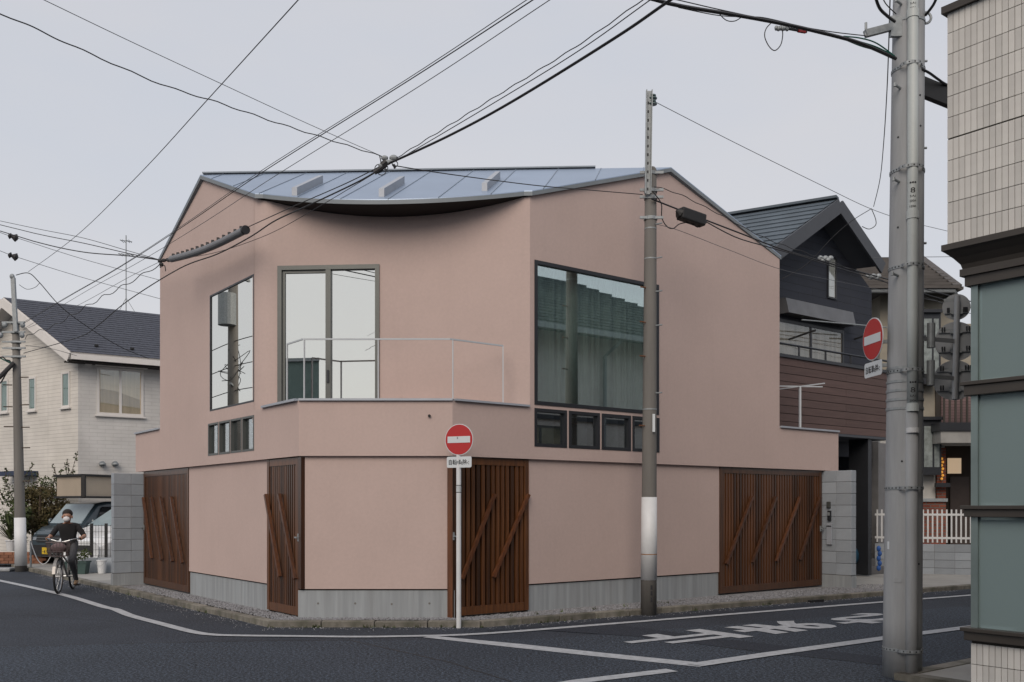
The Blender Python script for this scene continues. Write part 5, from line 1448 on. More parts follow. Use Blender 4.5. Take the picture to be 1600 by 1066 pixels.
cable('slack thin wire under the grey cable sleeve', [(600, 262, ND), (500, 322), (420, 366), (340, 394), (285, 404, dmain(285))], .004)
cable('twisted cable coming in from the upper left corner to the roof junction', [(-20, 12, 6.9), (60, 47), (130, 79), (250, 131), (340, 160), (430, 191), (520, 220), (598, 245, ND)], .005, wavy=.006, wl=.42)
cable('thin straight wire from the top left edge to the roof junction', [(50, -9, 7.2), (200, 63), (350, 133), (480, 193), (596, 244, ND)], .003, 'wire_grey')
cable('long thin wire falling from the top edge to the distant pole head', [(475, -10, 8.2), (325, 155), (218, 272), (120, 368), (44, 425, 22.8)], .005, 'wire')
cable('upper of two parallel wires crossing the roof corner to the distant pole', [(848, -10, 8.0), (640, 125), (412, 268), (292, 350), (190, 416), (110, 462), (36, 506, 22.9)], .0055)
cable('upper of two parallel wires, its close companion strand', [(838, -10, 8.0), (634, 125), (408, 267), (290, 349), (188, 416), (108, 462), (36, 504, 22.9)], .004, 'wire_grey')
cable('lower of two parallel wires crossing the roof corner to the distant pole', [(874, -10, 8.0), (655, 135), (430, 275), (320, 347), (220, 408), (140, 452), (37, 514, 22.9)], .004, 'wire_grey')
cable('single wire from the roof junction to the slender pole', [(617, 259, ND), (700, 272), (830, 289), (920, 297), (1004, 304, 13.7)], .006)
for k, y0 in enumerate((346, 351, 359)):
    cable(['top', 'middle', 'lowest'][k] + ' of three cables reaching the far corner of the pink house from the left edge', [(-30, y0 - 7, 19.5), (60, y0 + (12, 15, 20)[k]), (130, y0 + (26, 29, 35)[k]), (200, (392, 396, 400)[k]), (253, 407, 15.85)], (.005, .007, .009)[k], 'wire')
cable('upper strain wire with insulator running behind the pink house', [(-30, 352, 21), (10, 367), (30, 373), (130, 405), (254, 439, 24)], .006, 'wire_grey')
cable('lower strain wire with insulator running behind the pink house', [(-30, 380, 21), (10, 396), (30, 403), (130, 434), (254, 468, 24)], .006, 'wire_grey')
for lbl, px, py in (('black strain insulator on the upper wire at the left edge', 19, 370), ('black strain insulator on the lower wire at the left edge', 19, 400)):
    b = MB(); p, q = W(px - 6, py - 2, 21.2), W(px + 9, py + 3, 21.25); b.tube([p, p.lerp(q, .2), p.lerp(q, .35), p.lerp(q, .5), p.lerp(q, .8), q], [.03, .07, .03, .05, .09, .03], 10); b.build('strain_insulator', M['wire'], None, lbl, 'insulator', 'strain insulators')
cable('dark dropper from the distant pole head down across the slate roof', [(25, 430, 22.6), (45, 427), (62, 442), (95, 479), (140, 513), (190, 543), (232, 560, 26)], .010)
cable('short jumper loop at the distant pole head', [(30, 445, 22.7), (42, 452), (55, 449), (62, 442, 22.9)], .006)
cable('twisted cable from the distant pole to the far corner of the pink house', [(38, 530, 22.8), (50, 521), (80, 511), (110, 494), (150, 470), (185, 451), (220, 431), (252, 411, 15.9)], .007, wavy=.03, wl=1.1)
cable('faint wire above the twisted cable to the far corner of the pink house', [(36, 516, 22.8), (120, 478), (200, 434), (252, 408, 15.9)], .004, 'wire_grey')
cable('thin wire low across the cream gable', [(40, 540, 22.9), (80, 545), (120, 556, 24)], .006, 'wire_grey')
cable('span wire from the slender pole head down to the right', [(1021, 158, 13.75), (1150, 224), (1280, 288), (1362, 327), (1430, 349), (1500, 366, 19.5)], .005, 'wire_grey')
cable('top cable from the slender pole along the right flank', [(1022, 292, 13.7), (1060, 303), (1120, 333), (1200, 374), (1290, 406), (1400, 447, 18)], .006, wavy=.01, wl=.5)
cable('middle cable from the slender pole carrying the black splice box', [(1018, 311, 13.7), (1056, 326), (1100, 343), (1160, 366), (1220, 389), (1290, 410), (1340, 424), (1400, 440, 18)], .012)
cable('companion cable just under the splice box cable', [(1100, 345, 14.3), (1150, 371), (1200, 386), (1250, 400), (1290, 413), (1400, 446, 18)], .009)
cable('lowest thin wire along the right flank', [(1022, 350, 13.7), (1060, 360), (1140, 391), (1220, 421), (1300, 438), (1400, 458, 18)], .004, 'wire_grey')
cable('drooping service loop under the black splice box', [(1020, 300, 13.7), (1033, 318), (1034, 340), (1042, 354), (1052, 357), (1062, 350), (1078, 348), (1090, 355), (1098, 348, 14.2)], .008)
cable('bundled cables from the near pole to the top edge', [(985, -10, 7.6), (1060, 9), (1150, 24), (1230, 39), (1310, 58), (1350, 70), (1400, 92, 8.7)], .016)
cable('messenger wire over the bundle at the near pole', [(1050, -2, 7.8), (1110, 12), (1165, 24), (1230, 38), (1300, 50), (1352, 56, 8.68)], .0045)
cable('slack wire beneath the near bundle', [(1060, 12, 7.8), (1120, 24), (1165, 27), (1200, 29), (1290, 52, 8.5)], .004)
cable('round slack loop hanging from the near bundle', [(1207, 34, 8.3), (1197, 45), (1195, 58), (1202, 73), (1211, 79), (1220, 70), (1223, 55), (1222, 46, 8.3)], .0045)
cable('small slack loop on the near bundle', [(1124, 22, 8.0), (1135, 32), (1148, 33), (1160, 26, 8.1)], .004)
for k in range(3):
    cable(('upper', 'middle', 'lower')[k] + ' green cable strand bowing into the near pole', [(1318, 57 + 2 * k, 8.55), (1345, (60, 66, 72)[k]), (1370, (68, 74, 79)[k]), (1398, 88, 8.68)], .0065, 'green_wire')
cable('hanging wire dropping beside the near pole to the span wire', [(1391, -10, 8.6), (1389, 60), (1386, 140), (1381, 220), (1375, 280), (1365, 323, 17.3)], .006)
cable('thick cable curling into the near pole top from the upper edge', [(1366, -12, 8.3), (1374, 12), (1386, 25), (1398, 34, 8.66)], .014)
cable('thin cable curling into the near pole top from the upper edge', [(1376, -12, 8.3), (1384, 6), (1400, 22, 8.66)], .005)
cable('thick cable leaving the near pole top towards the tiled building', [(1466, -10, 8.5), (1458, 8), (1446, 24, 8.75)], .013)
cable('black cable from the near pole behind the tiled parapet', [(1440, 108, 8.7), (1452, 114), (1466, 124), (1478, 132), (1510, 148, 9.2)], .012)
cable('thin wire passing behind the near pole to the right', [(1362, 403, 19), (1420, 402), (1520, 401, 21)], .006, 'wire_grey')
cable('loose looped wire tails below the span wire', [(1362, 327, 17.2), (1368, 342), (1368, 352), (1358, 358), (1347, 354, 17.2)], .007)
cable('service wire from the charcoal gable up to the span wire', [(1222, 436, 18.2), (1262, 412), (1300, 372), (1330, 346), (1362, 326, 17.2)], .006)
# sleeve on the cable
slv = thing('cable_sleeve', 'long grey ribbed cable sleeve hanging before the pink gable', 'cable sleeve', W(325, 385, dmain(325)))
b = MB(); P0, P1 = W(268, 405, dmain(268) - .05), W(382, 360, dmain(382) - .05)
pts = [P0.lerp(P1, k / 12) - V((0, 0, .05 * math.sin(k / 12 * math.pi))) for k in range(13)]
b.tube(pts, .052, 14); b.build('tube', mat('sleeve_grey', (.16, .165, .18), .5, var=.1), slv)
for k in range(14):
    q = P0.lerp(P1, (k + .5) / 14); b = MB(); b.box(q + V((0, -.02, .05 - .04 * math.sin((k + .5) / 14 * math.pi))), (.018, 0, 0), (0, .02, 0), (0, 0, .018)); b.build('clip', M['wire'], slv)
b = MB(); b.tube([P1, P1 + (P1 - P0).normalized() * .05], .06, 14); b.tube([P0, P0 - (P1 - P0).normalized() * .14], .03, 8); b.build('end_cap', M['wire'], slv)
# black splice box
spb = thing('splice_box', 'black cable splice box beside the slender pole head', 'splice box', W(1078, 338, 14.1))
b = MB(); p, q = W(1062, 333, 14.0), W(1099, 346, 14.2); b.bar(p, q, .15, .17); b.build('case', M['black'], spb, bevel=.02)
b = MB(); b.tube([p - (q - p) * .13 + V((0, 0, .02)), p], [.02, .08], 10); b.tube([q, q + (q - p) * .12], [.05, .02], 10); b.build('boot', M['black'], spb)
# junction clutter over the roof
jn = thing('cable_junction', 'cluster of insulators and clamps where the cables meet above the roof', 'cable junction', W(606, 256, ND))
for px, py, r in ((601, 247, .028), (615, 247, .034), (605, 254, .03), (597, 259, .03), (611, 252, .022)):
    b = MB(); b.ball(W(px, py, ND), r * 1.4, r, r, 8, 6); b.build('insulator', M['gal'], jn)
for px, py, r in ((592, 263, .045), (596, 266, .05), (603, 262, .02), (617, 256, .03)):
    c = W(px, py, ND); b = MB(); b.tube([c + V((r * math.cos(a), .01, r * math.sin(a))) for a in [i * math.pi / 6 for i in range(12)]], .005, 5, closed=True); b.build('wire_ring', M['wire'], jn)
b = MB(); b.tube([W(585, 270, ND), W(604, 257, ND)], .026, 8); b.tube([W(597, 259, ND), W(604, 253, ND)], .036, 8); b.build('clamp', M['wire'], jn)
b = MB(); b.tube([W(593, 243, ND), W(597, 262, ND)], .006, 5); b.build('jumper', M['wire'], jn)
b = MB(); b.tube([W(615, 257, ND), W(617, 263, ND)], .014, 5); b.build('jumper', M['wire'], jn)
jc = thing('cable_clamp', 'tangle of clamps on the cable end at the far corner of the pink house', 'cable junction', W(255, 409, 15.8))
for px, py in ((250, 408), (256, 407), (262, 406), (252, 413)):
    b = MB(); b.ball(W(px, py, 15.8), .04, .03, .03, 8, 5); b.build('clamp', M['wire'], jc)
b = MB(); b.tube(smooth([W(253, 409, 15.8), W(250, 418, 15.8), W(257, 415, 15.8), W(259, 424, 15.8)], 4), .008, 5); b.build('tail', M['wire'], jc)
j3 = thing('cable_terminal', 'pale terminal cluster on the bundle left of the near pole', 'cable junction', W(1224, 44, 8.35))
for k in range(6):
    b = MB(); b.ball(W(1213 + 3.4 * k, 44 + (k % 2), 8.35), .017, .02, .022, 8, 5); b.build('terminal', M['gal'], j3)
b = MB(); b.tube([W(1232, 45, 8.35), W(1260, 50, 8.45)], .012, 6); b.build('lead', M['wire'], j3)
b = MB(); b.tube([W(1247, 48.5, 8.4), W(1258, 50.2, 8.44)], .014, 6); b.build('red_sleeve', M['sign_red'], j3)
for px, py, d, lb in ((1290, 405, 17, 'pale clamp on the cables before the narrow white window'), (1365, 433, 17.6, 'small clamp on the cables left of the thick concrete pole')):
    t = thing('cable_terminal', lb, 'cable junction', W(px, py, d))
    for k in range(5): b = MB(); b.ball(W(px - 8 + 4 * k, py - 2 + 3 * (k % 2), d), .05, .03, .04, 8, 5); b.build('clamp', M['gal'], t)

# ------------------------------------------------------------------ plants
def leaves(mb, c, rx, ry, rz, n, size, shell=.35):
    for _ in range(n):
        v = V((random.gauss(0, 1), random.gauss(0, 1), random.gauss(0, 1))).normalized() * (shell + (1 - shell) * random.random() ** .5)
        q = V(c) + V((v.x * rx, v.y * ry, v.z * rz)); s_ = size * random.uniform(.6, 1.3)
        a = V((random.gauss(0, 1), random.gauss(0, 1), random.gauss(0, .7))).normalized(); b = a.cross(V((random.gauss(0, 1), random.gauss(0, 1), random.gauss(0, 1)))).normalized()
        mb.poly(q - a * s_, q + b * s_ * .5, q + a * s_, q - b * s_ * .5)
sh = thing('garden_tree', 'bushy half-dry garden tree with upright shoots behind the dark van', 'tree', V((W(64, 800, 26.6).x, 26.6, .05)))
c0 = V((W(64, 800, 26.6).x, 26.6, 0))
b = MB()
for k in range(5):
    a = k * 1.26; b.tube(smooth([c0, c0 + V((.1 * math.cos(a), .1 * math.sin(a), .7)), c0 + V((.35 * math.cos(a), .3 * math.sin(a), 1.4)), c0 + V((.55 * math.cos(a), .4 * math.sin(a), 2.1))], 3), [.05] * 7 + [.03] * 2 + [.015], 6)
b.build('trunk', M['bark'], sh)
b = MB(); bs_ = MB()
for k in range(52):
    a = random.uniform(0, 6.28); rr = random.random() ** .5
    leaves(b, c0 + V((.78 * rr * math.cos(a), .5 * rr * math.sin(a), random.uniform(.8, 2.0))), .2, .2, .17, 120, .04)
b.build('crown', M['leaf_dry'], sh, kind=None)
b = MB(); st = MB()
for k in range(26):
    x0 = c0 + V((random.uniform(-.95, .95), random.uniform(-.4, .4), random.uniform(1.6, 2.3))); x1 = x0 + V((random.uniform(-.25, .25), random.uniform(-.1, .1), random.uniform(.3, .85)))
    st.tube([x0, x1], .008, 4)
    for j in range(26): leaves(b, x0.lerp(x1, random.random()), .05, .05, .04, 1, .042)
for k in range(18):
    a = random.uniform(0, 6.28); rr = random.random() ** .5
    leaves(b, c0 + V((.85 * rr * math.cos(a), .5 * rr * math.sin(a), random.uniform(.6, 2.3))), .18, .18, .15, 50, .04)
b.build('shoots', M['leaf'], sh); st.build('twigs', M['bark'], sh)
# potted palm and its brick bed
pq = V((W(13, 860, 25.2).x, 25.2, 0))
bb = thing('brick_bed', 'low brick edged bed at the left edge of the street', 'brick edging', V((pq.x, 25, .07)))
b = MB(); b.box((0, 0, 0), (.102, 0, 0), (0, .05, 0), (0, 0, .034)); bm_ = b.mesh('brick', mats=mat('clay_brick', (.22, .10, .06), .9, var=.2, rnd=.2))
for r in range(4):
    for i in range(8): piece('brick', bm_, bb, frame4(V((pq.x - .62 + .215 * i + (.1 if r % 2 else 0), 25.0, LOT + .035 + .073 * r)), (1, 0, 0), (0, 1, 0), (0, 0, 1)))
b = MB(); b.abox(pq.x - .7, pq.x + .95, 25.06, 25.7, .07, .33); b.build('soil', M['bark'], bb)
zp_ = LOT + .3
pt = thing('flower_pot', 'white pot with a spiky palm on the brick bed', 'potted plant', V((pq.x, pq.y + .1, zp_)))
b = MB(); c = V((pq.x, pq.y + .15, zp_)); b.tube([c, c + V((0, 0, .24)), c + V((0, 0, .26)), c + V((0, 0, .28))], [.10, .13, .145, .14], 18); b.build('pot', M['white'], pt)
b = MB()
for k in range(60):
    a = random.uniform(0, 6.28); el = random.uniform(.35, 1.45); ln = random.uniform(.5, 1.15); c1 = c + V((0, 0, .28))
    d1 = V((math.cos(a) * math.cos(el), math.sin(a) * math.cos(el), math.sin(el))); p1 = c1 + d1 * ln * .6; p2 = p1 + (d1 + V((0, 0, -.5))) * ln * .4; w_ = d1.cross(V((0, 0, 1))).normalized() * .018
    b.poly(c1 - w_ * .5, c1 + w_ * .5, p1 + w_, p1 - w_); b.poly(p1 - w_, p1 + w_, p2)
b.build('fronds', M['leaf'], pt)
b = MB(); 
for k in range(18): leaves(b, V((pq.x + random.uniform(-.45, .3), 25.6 + random.uniform(-.1, .3), random.uniform(.9, 1.75))), .16, .14, .2, 40, .055)
b.build('shrub', M['leaf'], None, 'dense green shrub behind the white pot at the left edge', 'shrub')

# planter, bucket, low wall and mesh fence by the parking bay
fd = 21.75
f0, f1 = V((W(104, 880, fd).x, fd, 0)), V((W(182, 880, 21.5).x, 21.5, 0))
lw2 = thing('low_bay_wall', 'short grey block kerb wall under the black mesh fence', 'block wall', f0.lerp(f1, .5) + V((0, 0, LOT)))
dv = (f1 - f0).normalized(); L2 = (f1 - f0).length; zt2 = W(150, 871, fd).z
b = MB(); b.box((0, 0, 0), (.195, 0, 0), (0, .06, 0), (0, 0, (zt2 - LOT) / 2 - .002)); bm2 = b.mesh('block', mats=M['block'])
for i in range(int(L2 / .4) + 1): piece('block', bm2, lw2, frame4(f0 + dv * (.2 + .4 * i) + V((0, 0, (zt2 + LOT) / 2)), dv, V((0, 0, 1)).cross(dv), (0, 0, 1)))
mf = thing('mesh_fence', 'black wire mesh fence before the white car', 'fence', f0.lerp(f1, .5) + V((0, 0, zt2)))
zt3 = W(150, 820, fd).z
for px in (112, 144, 166.5, 189):
    q = V((W(px, 800, fd).x, fd - .02, 0)); b = MB(); b.bar(V((q.x, q.y, zt2)), V((q.x, q.y, zt3 + .03)), .05, .05); b.build('post', M['black'], mf)
for i in range(18):
    s_ = i / 17; q = f0.lerp(f1, s_); b = MB(); b.tube([q + V((0, 0, zt2 + .02)), q + V((0, 0, zt3))], .0045, 4); b.build('wire', M['black'], mf)
for k in range(6):
    z = zt2 + .04 + (zt3 - zt2 - .06) * k / 5; b = MB(); b.tube([f0 + V((0, -.006, z)), f1 + V((0, -.006, z))], .0045, 4); b.build('wire', M['black'], mf)
pq = V((W(121, 895, 21.15).x, 21.15, LOT)); z1 = W(121, 877, 21.15).z
pn = thing('planter', 'long dark green planter box with a leafy plant behind the cyclist', 'planter', pq)
b = MB(); b.add([pq + V((sx * (.2 if k == 0 else .235), sy * (.1 if k == 0 else .12), (z1 - LOT) * k)) for k in (0, 1) for sx, sy in ((-1, -1), (1, -1), (1, 1), (-1, 1))], [[3, 2, 1, 0], [0, 1, 5, 4], [1, 2, 6, 5], [2, 3, 7, 6], [3, 0, 4, 7]])
b.box(pq + V((0, -.125, z1 - LOT - .012)), (.245, 0, 0), (0, .01, 0), (0, 0, .014)); b.box(pq + V((0, .125, z1 - LOT - .012)), (.245, 0, 0), (0, .01, 0), (0, 0, .014)); b.build('box', mat('dark_green_plastic', (.04, .075, .07), .5), pn)
b = MB(); b.abox(pq.x - .22, pq.x + .22, pq.y - .11, pq.y + .11, z1 - .06, z1 - .03); b.build('soil', M['bark'], pn)
b = MB()
for k in range(9): leaves(b, pq + V((random.uniform(-.15, .2), 0, z1 - LOT + random.uniform(.05, .24))), .09, .09, .09, 34, .032)
b.build('plant', M['leaf'], pn)
q = V((W(159, 893, 21.25).x, 21.25, LOT)); z1 = W(159, 875, 21.25).z
bk = thing('bucket', 'small white plastic bucket beside the block pier', 'bucket', q)
b = MB(); b.tube([q, V((q.x, q.y, z1 - .02)), V((q.x, q.y, z1 - .02)), V((q.x, q.y, z1))], [.075, .10, .108, .108], 18); b.build('tub', M['white'], bk)
b = MB(); b.tube([V((q.x + .1 * math.cos(a), q.y - .11 * math.sin(a) * .3 - .09, z1 - .02 - .1 * math.sin(a))) for a in [i * math.pi / 10 for i in range(11)]], .003, 5); b.build('handle', M['gal'], bk)
# post with drooping chain by the left pole
q = V((W(48, 888, 23.6).x, 23.6, LOT)); cp = thing('chain_post', 'thin grey post with drooping chain beside the distant pole', 'post', q)
b = MB(); b.tube([q, q + V((0, 0, .62))], .025, 8); b.build('post', M['gal'], cp)
b = MB(); b.tube([q + V((.02 + .5 * s_, -.02, .58 - .95 * s_ * (1 - s_) * 1.6 - .25 * s_)) for s_ in [i / 12 for i in range(13)]], .010, 5); b.build('chain', M['white'], cp)
# speed hump block by the left pole
b = MB(); q = W(12, 893, 23.4); b.abox(q.x - .5, q.x + .25, 23.0, 23.3, 0, .09); b.build('kerb_ramp', mat('white_black_ramp', (.25, .26, .27), .8, var=.6, scale=3), None, 'worn kerb ramp at the left edge of the street', 'kerb ramp', bevel=.03)

# ------------------------------------------------------------------ vehicles
def car(root, o, hd, sections, paint, glassm, extras):
    """sections along the length from the nose: (f, half width low, half width belt, half width top, z low, z belt, z top)"""
    hd = V(hd).normalized(); rt = V((-hd.y, hd.x, 0))     # rt: the car's left
    def P_(f, s_, z): return V(o) - hd * f + rt * s_ + V((0, 0, z))
    b = MB(); rings = []
    for f, wl_, wb_, wt_, z0, zb_, zt_ in sections:
        half = [(wl_ * .86, z0), (wl_, z0 + .1), (wb_, zb_ * .72 + z0 * .28), (wb_, zb_), (wt_, zt_ - .05), (wt_ - .07, zt_)]
        pts = [P_(f, -s_, z) for s_, z in half] + [P_(f, s_, z) for s_, z in half[::-1]]
        rings.append(pts)
    n = len(rings[0])
    for i in range(len(rings) - 1):
        b.add(rings[i] + rings[i + 1], [[k, (k + 1) % n, n + (k + 1) % n, n + k] for k in range(n)])
    b.add(rings[0], [list(range(n))]); b.add(rings[-1], [list(range(n))[::-1]])
    body = b.build('body', paint, root, smooth=False)
    bv = body.modifiers.new('bevel', 'BEVEL'); bv.width = .035; bv.segments = 3; bv.limit_method = 'ANGLE'; bv.angle_limit = math.radians(20)
    body.data.polygons.foreach_set('use_smooth', [True] * len(body.data.polygons))
    wd_ = body.modifiers.new('weld', 'WELD'); 
    body.modifiers.move(1, 0)
    return P_, hd, rt
def wheel(root, P_, f, s_, r, hd, rt, side):
    c = P_(f, s_, r)
    b = MB(); prof = [(-.085, r * .62), (-.085, r * .92), (-.06, r), (.06, r), (.085, r * .92), (.085, r * .62)]
    b.tube([c + rt * x for x, _ in prof], [y for _, y in prof], 28); w = b.build('wheel', M['black'], root)
    b = MB(); b.disc(c + rt * side * .08, rt, r * .62, .02, 24)
    for k in range(6):
        a = k * math.pi / 3; dv = hd * math.cos(a) + V((0, 0, math.sin(a))); b.bar(c + rt * side * .094 + dv * .04, c + rt * side * .094 + dv * r * .58, .03, .012, rt)
    b.build('rim', M['gal'], w)
# dark kei van
vo = V((W(78, 830, 24.6).x, 24.6, LOT))
van = thing('parked_van', 'dark teal boxy van with yellow plate parked behind the cyclist', 'van', vo)
vp = mat('dark_teal_paint', (.035, .055, .07), .3, var=.03, coat=.6)
S = [(0, .66, .68, .66, .22, .62, .72), (.05, .69, .71, .68, .18, .66, .82), (.22, .70, .73, .70, .16, .80, .93), (.42, .70, .735, .70, .16, .86, .98), (.92, .70, .735, .62, .16, .90, 1.53), (1.2, .70, .735, .62, .16, .90, 1.58), (3.2, .70, .735, .62, .16, .90, 1.57), (3.3, .68, .71, .60, .2, .88, 1.5)]
P_, hd, rt = car(van, vo, (-.5, -.866, 0), S, vp, None, None)
M['cg'] = mat('sky_tinted_car_glass', (.26, .33, .36), .08, var=.05, spec=.9); M['cgd'] = mat('dark_car_glass', (.015, .017, .02), .08, var=.05, spec=.8)  # windscreen glass lightened in colour to stand in for reflected sky
M['chrome'] = mat('chrome', (.42, .43, .44), .3, metal=1, var=.02)
def plate(name, root, pts, m, nrm, th=.012):
    b = MB(); b.prism([p + nrm * .006 for p in pts], nrm * th); return b.build(name, m, root)
wn1 = (hd * .55 + V((0, 0, .5))).normalized()
plate('windscreen', van, [P_(.45, -.62, 1.005), P_(.45, .62, 1.005), P_(.87, .56, 1.49), P_(.87, -.56, 1.49)], M['cg'], (hd * .76 + V((0, 0, .65))).normalized(), .02)
sn_ = (rt + V((0, 0, .14))).normalized()
plate('side_window', van, [P_(.72, .735, .96), P_(1.5, .735, .96), P_(1.5, .655, 1.44), P_(1.0, .655, 1.44)], M['cgd'], sn_, .01)
plate('side_window', van, [P_(1.6, .735, .96), P_(2.9, .735, .96), P_(2.9, .655, 1.44), P_(1.6, .655, 1.44)], M['cgd'], sn_, .01)
plate('grille', van, [P_(-.01, -.5, .56), P_(-.01, .5, .56), P_(.02, .5, .72), P_(.02, -.5, .72)], M['black'], hd, .02)
for z in (.6, .66): b = MB(); b.bar(P_(-.035, -.48, z), P_(-.035, .48, z), .012, .014); b.build('grille_bar', M['chrome'], van)
plate('bumper', van, [P_(-.02, -.64, .22), P_(-.02, .64, .22), P_(-.02, .64, .48), P_(-.02, -.64, .48)], M['black'], hd, .06)
np_ = plate('number_plate', van, [P_(-.09, -.165, .26), P_(-.09, .165, .26), P_(-.09, .165, .425), P_(-.09, -.165, .425)], mat('yellow_plate', (.62, .42, .02), .5, var=.02), hd, .01)
me = text_mesh('･4 54', .26, .085, .01); me.materials.append(M['ink']); piece('plate_digits', me, np_, frame4(P_(-.112, 0, .32), rt, (0, 0, 1), hd))
for s_ in (-1, 1):
    plate('headlight', van, [P_(.0, s_ * .52, .60), P_(.0, s_ * .655, .60), P_(.06, s_ * .66, .78), P_(.06, s_ * .54, .78)][::s_], M['chrome'], hd, .02)
    b = MB(); b.ball(P_(.62, s_ * .86, 1.05), .06, .07, .1); b.bar(P_(.62, s_ * .72, 1.0), P_(.62, s_ * .86, 1.0), .03, .03); b.build('mirror', vp, van)
for f in (.55, 2.75):
    for s_ in (-1, 1): wheel(van, P_, f, s_ * .64, .27, hd, rt, s_)
# white minivan behind the mesh fence
ch = V((-.4, -.92, 0)).normalized(); co = V((W(119, 840, 22.5).x, 22.5, LOT))
wcar = thing('parked_car', 'white car with slanted headlight parked behind the mesh fence', 'car', co)
wp = mat('white_car_paint', (.72, .74, .76), .25, var=.02, coat=.7)
S = [(0, .62, .66, .6, .2, .52, .62), (.12, .74, .78, .66, .16, .60, .74), (.5, .8, .84, .74, .15, .76, .86), (1.0, .82, .85, .78, .15, .84, .97), (1.9, .82, .85, .64, .15, .90, 1.52), (2.4, .82, .85, .62, .15, .92, 1.60), (4.0, .82, .85, .62, .15, .92, 1.58), (4.3, .78, .82, .58, .2, .9, 1.4)]
P_, hd, rt = car(wcar, co, ch, S, wp, None, None)
plate('windscreen', wcar, [P_(1.02, -.72, .985), P_(1.02, .72, .985), P_(1.86, .58, 1.49), P_(1.86, -.58, 1.49)], M['cg'], (hd * .52 + V((0, 0, .85))).normalized(), .015)
sn_ = (rt + V((0, 0, .3))).normalized()
plate('side_window', wcar, [P_(1.45, .83, .95), P_(2.3, .84, .95), P_(2.3, .68, 1.46), P_(1.95, .68, 1.45)], M['cgd'], sn_, .01)
plate('side_window', wcar, [P_(2.4, .84, .95), P_(3.8, .84, .95), P_(3.8, .67, 1.48), P_(2.4, .67, 1.48)], M['cgd'], sn_, .01)
for s_ in (-1, 1):
    hl = plate('headlight', wcar, [P_(.14, s_ * .50, .60), P_(.42, s_ * .845, .66), P_(.62, s_ * .85, .78), P_(.34, s_ * .66, .74)], M['chrome'], (hd + rt * s_ * .9).normalized(), .02)
    b = MB(); b.ball(P_(.36, s_ * .78, .70), .06, .06, .05); b.build('lamp_lens', M['cgd'], hl)
    b = MB(); b.ball(P_(1.5, s_ * .98, .98), .1, .07, .08); b.bar(P_(1.5, s_ * .8, .93), P_(1.5, s_ * .98, .95), .04, .03); b.build('mirror', wp, wcar)
plate('grille', wcar, [P_(-.0, -.42, .42), P_(-.0, .42, .42), P_(.02, .5, .56), P_(.02, -.5, .56)], M['black'], hd, .02)
for f in (.85, 3.4):
    for s_ in (-1, 1):
        wheel(wcar, P_, f, s_ * .765, .31, hd, rt, s_)
        b = MB(); b.tube([P_(f, s_ * .80, .31), P_(f, s_ * .862, .31)], .365, 28); b.build('wheel_arch', M['black'], wcar)

# ------------------------------------------------------------------ bicycle and rider
fh = V((.20, -.98, 0)).normalized(); sdv_ = V((-fh.y, fh.x, 0))    # rider's left
front_c = G(91, 928.5); O = front_c - fh * 1.08
def Q(f, s_, z): return O + fh * f + sdv_ * s_ + V((0, 0, z))
bike = thing('bicycle', 'step-through bicycle with front basket ridden along the kerb', 'bicycle', O + fh * .54)
M['bikepaint'] = mat('silver_bike_paint', (.30, .29, .28), .35, metal=.5, var=.05)
RW = .31
for f, nm in ((0, 'wheel'), (1.08, 'wheel')):
    c = Q(f, 0, RW); rim = [c + (fh * math.cos(a) + V((0, 0, math.sin(a)))) * (RW - .018) for a in [i * 2 * math.pi / 40 for i in range(40)]]
    b = MB(); b.tube(rim, .018, 8, closed=True); w = b.build('wheel', M['black'], bike)
    rim2 = [c + (fh * math.cos(a) + V((0, 0, math.sin(a)))) * (RW - .045) for a in [i * 2 * math.pi / 40 for i in range(40)]]
    b = MB(); b.tube(rim2, .012, 6, closed=True); b.build('rim', M['chrome'], w)
    b = MB(); b.tube([c - sdv_ * .04, c + sdv_ * .04], .022, 10)
    for k in range(18):
        a = k * math.pi / 9; b.tube([c + sdv_ * (.03 if k % 2 else -.03), c + (fh * math.cos(a) + V((0, 0, math.sin(a)))) * (RW - .05)], .002, 4)
    b.build('spokes', M['chrome'], w)
    b = MB(); arcs = [c + (fh * math.cos(a) + V((0, 0, math.sin(a)))) * (RW + .02) for a in [math.radians(10 + 12 * i) for i in range(13)]]
    for p, q in zip(arcs, arcs[1:]): b.bar(p, q, .05, .006, ((p + q) / 2 - c).normalized())
    b.build('mudguard', M['bikepaint'], bike)
b = MB()
for p, q, r in ((Q(.42, 0, .27), Q(.30, 0, .72), .017), (Q(.42, 0, .27), Q(.86, 0, .62), .02), (Q(.34, 0, .50), Q(.85, 0, .68), .016), (Q(0, .05, RW), Q(.40, .03, .27), .011), (Q(0, -.05, RW), Q(.40, -.03, .27), .011), (Q(0, .05, RW), Q(.32, .02, .62), .010), (Q(0, -.05, RW), Q(.32, -.02, .62), .010), (Q(.88, 0, .58), Q(.81, 0, .84), .021)):
    b.tube([p, q], r, 8)
b.build('frame', M['bikepaint'], bike)
b = MB()
for s_ in (-1, 1): b.tube(smooth([Q(.88, s_ * .045, .58), Q(.94, s_ * .05, .5), Q(1.08, s_ * .05, RW)], 4), .011, 8)
b.build('fork', M['bikepaint'], bike)
b = MB(); b.tube(smooth([Q(.60, .27, .95), Q(.70, .265, .955), Q(.82, .17, .94), Q(.83, 0, .90), Q(.82, -.17, .94), Q(.70, -.265, .955), Q(.60, -.27, .95)], 4), .012, 8); b.tube([Q(.81, 0, .83), Q(.83, 0, .91)], .014, 8); hb_ = b.build('handlebar', M['chrome'], bike)
for s_ in (-1, 1): b = MB(); b.tube([Q(.58, s_ * .27, .95), Q(.70, s_ * .266, .955)], .018, 8); b.build('grip', M['black'], hb_)
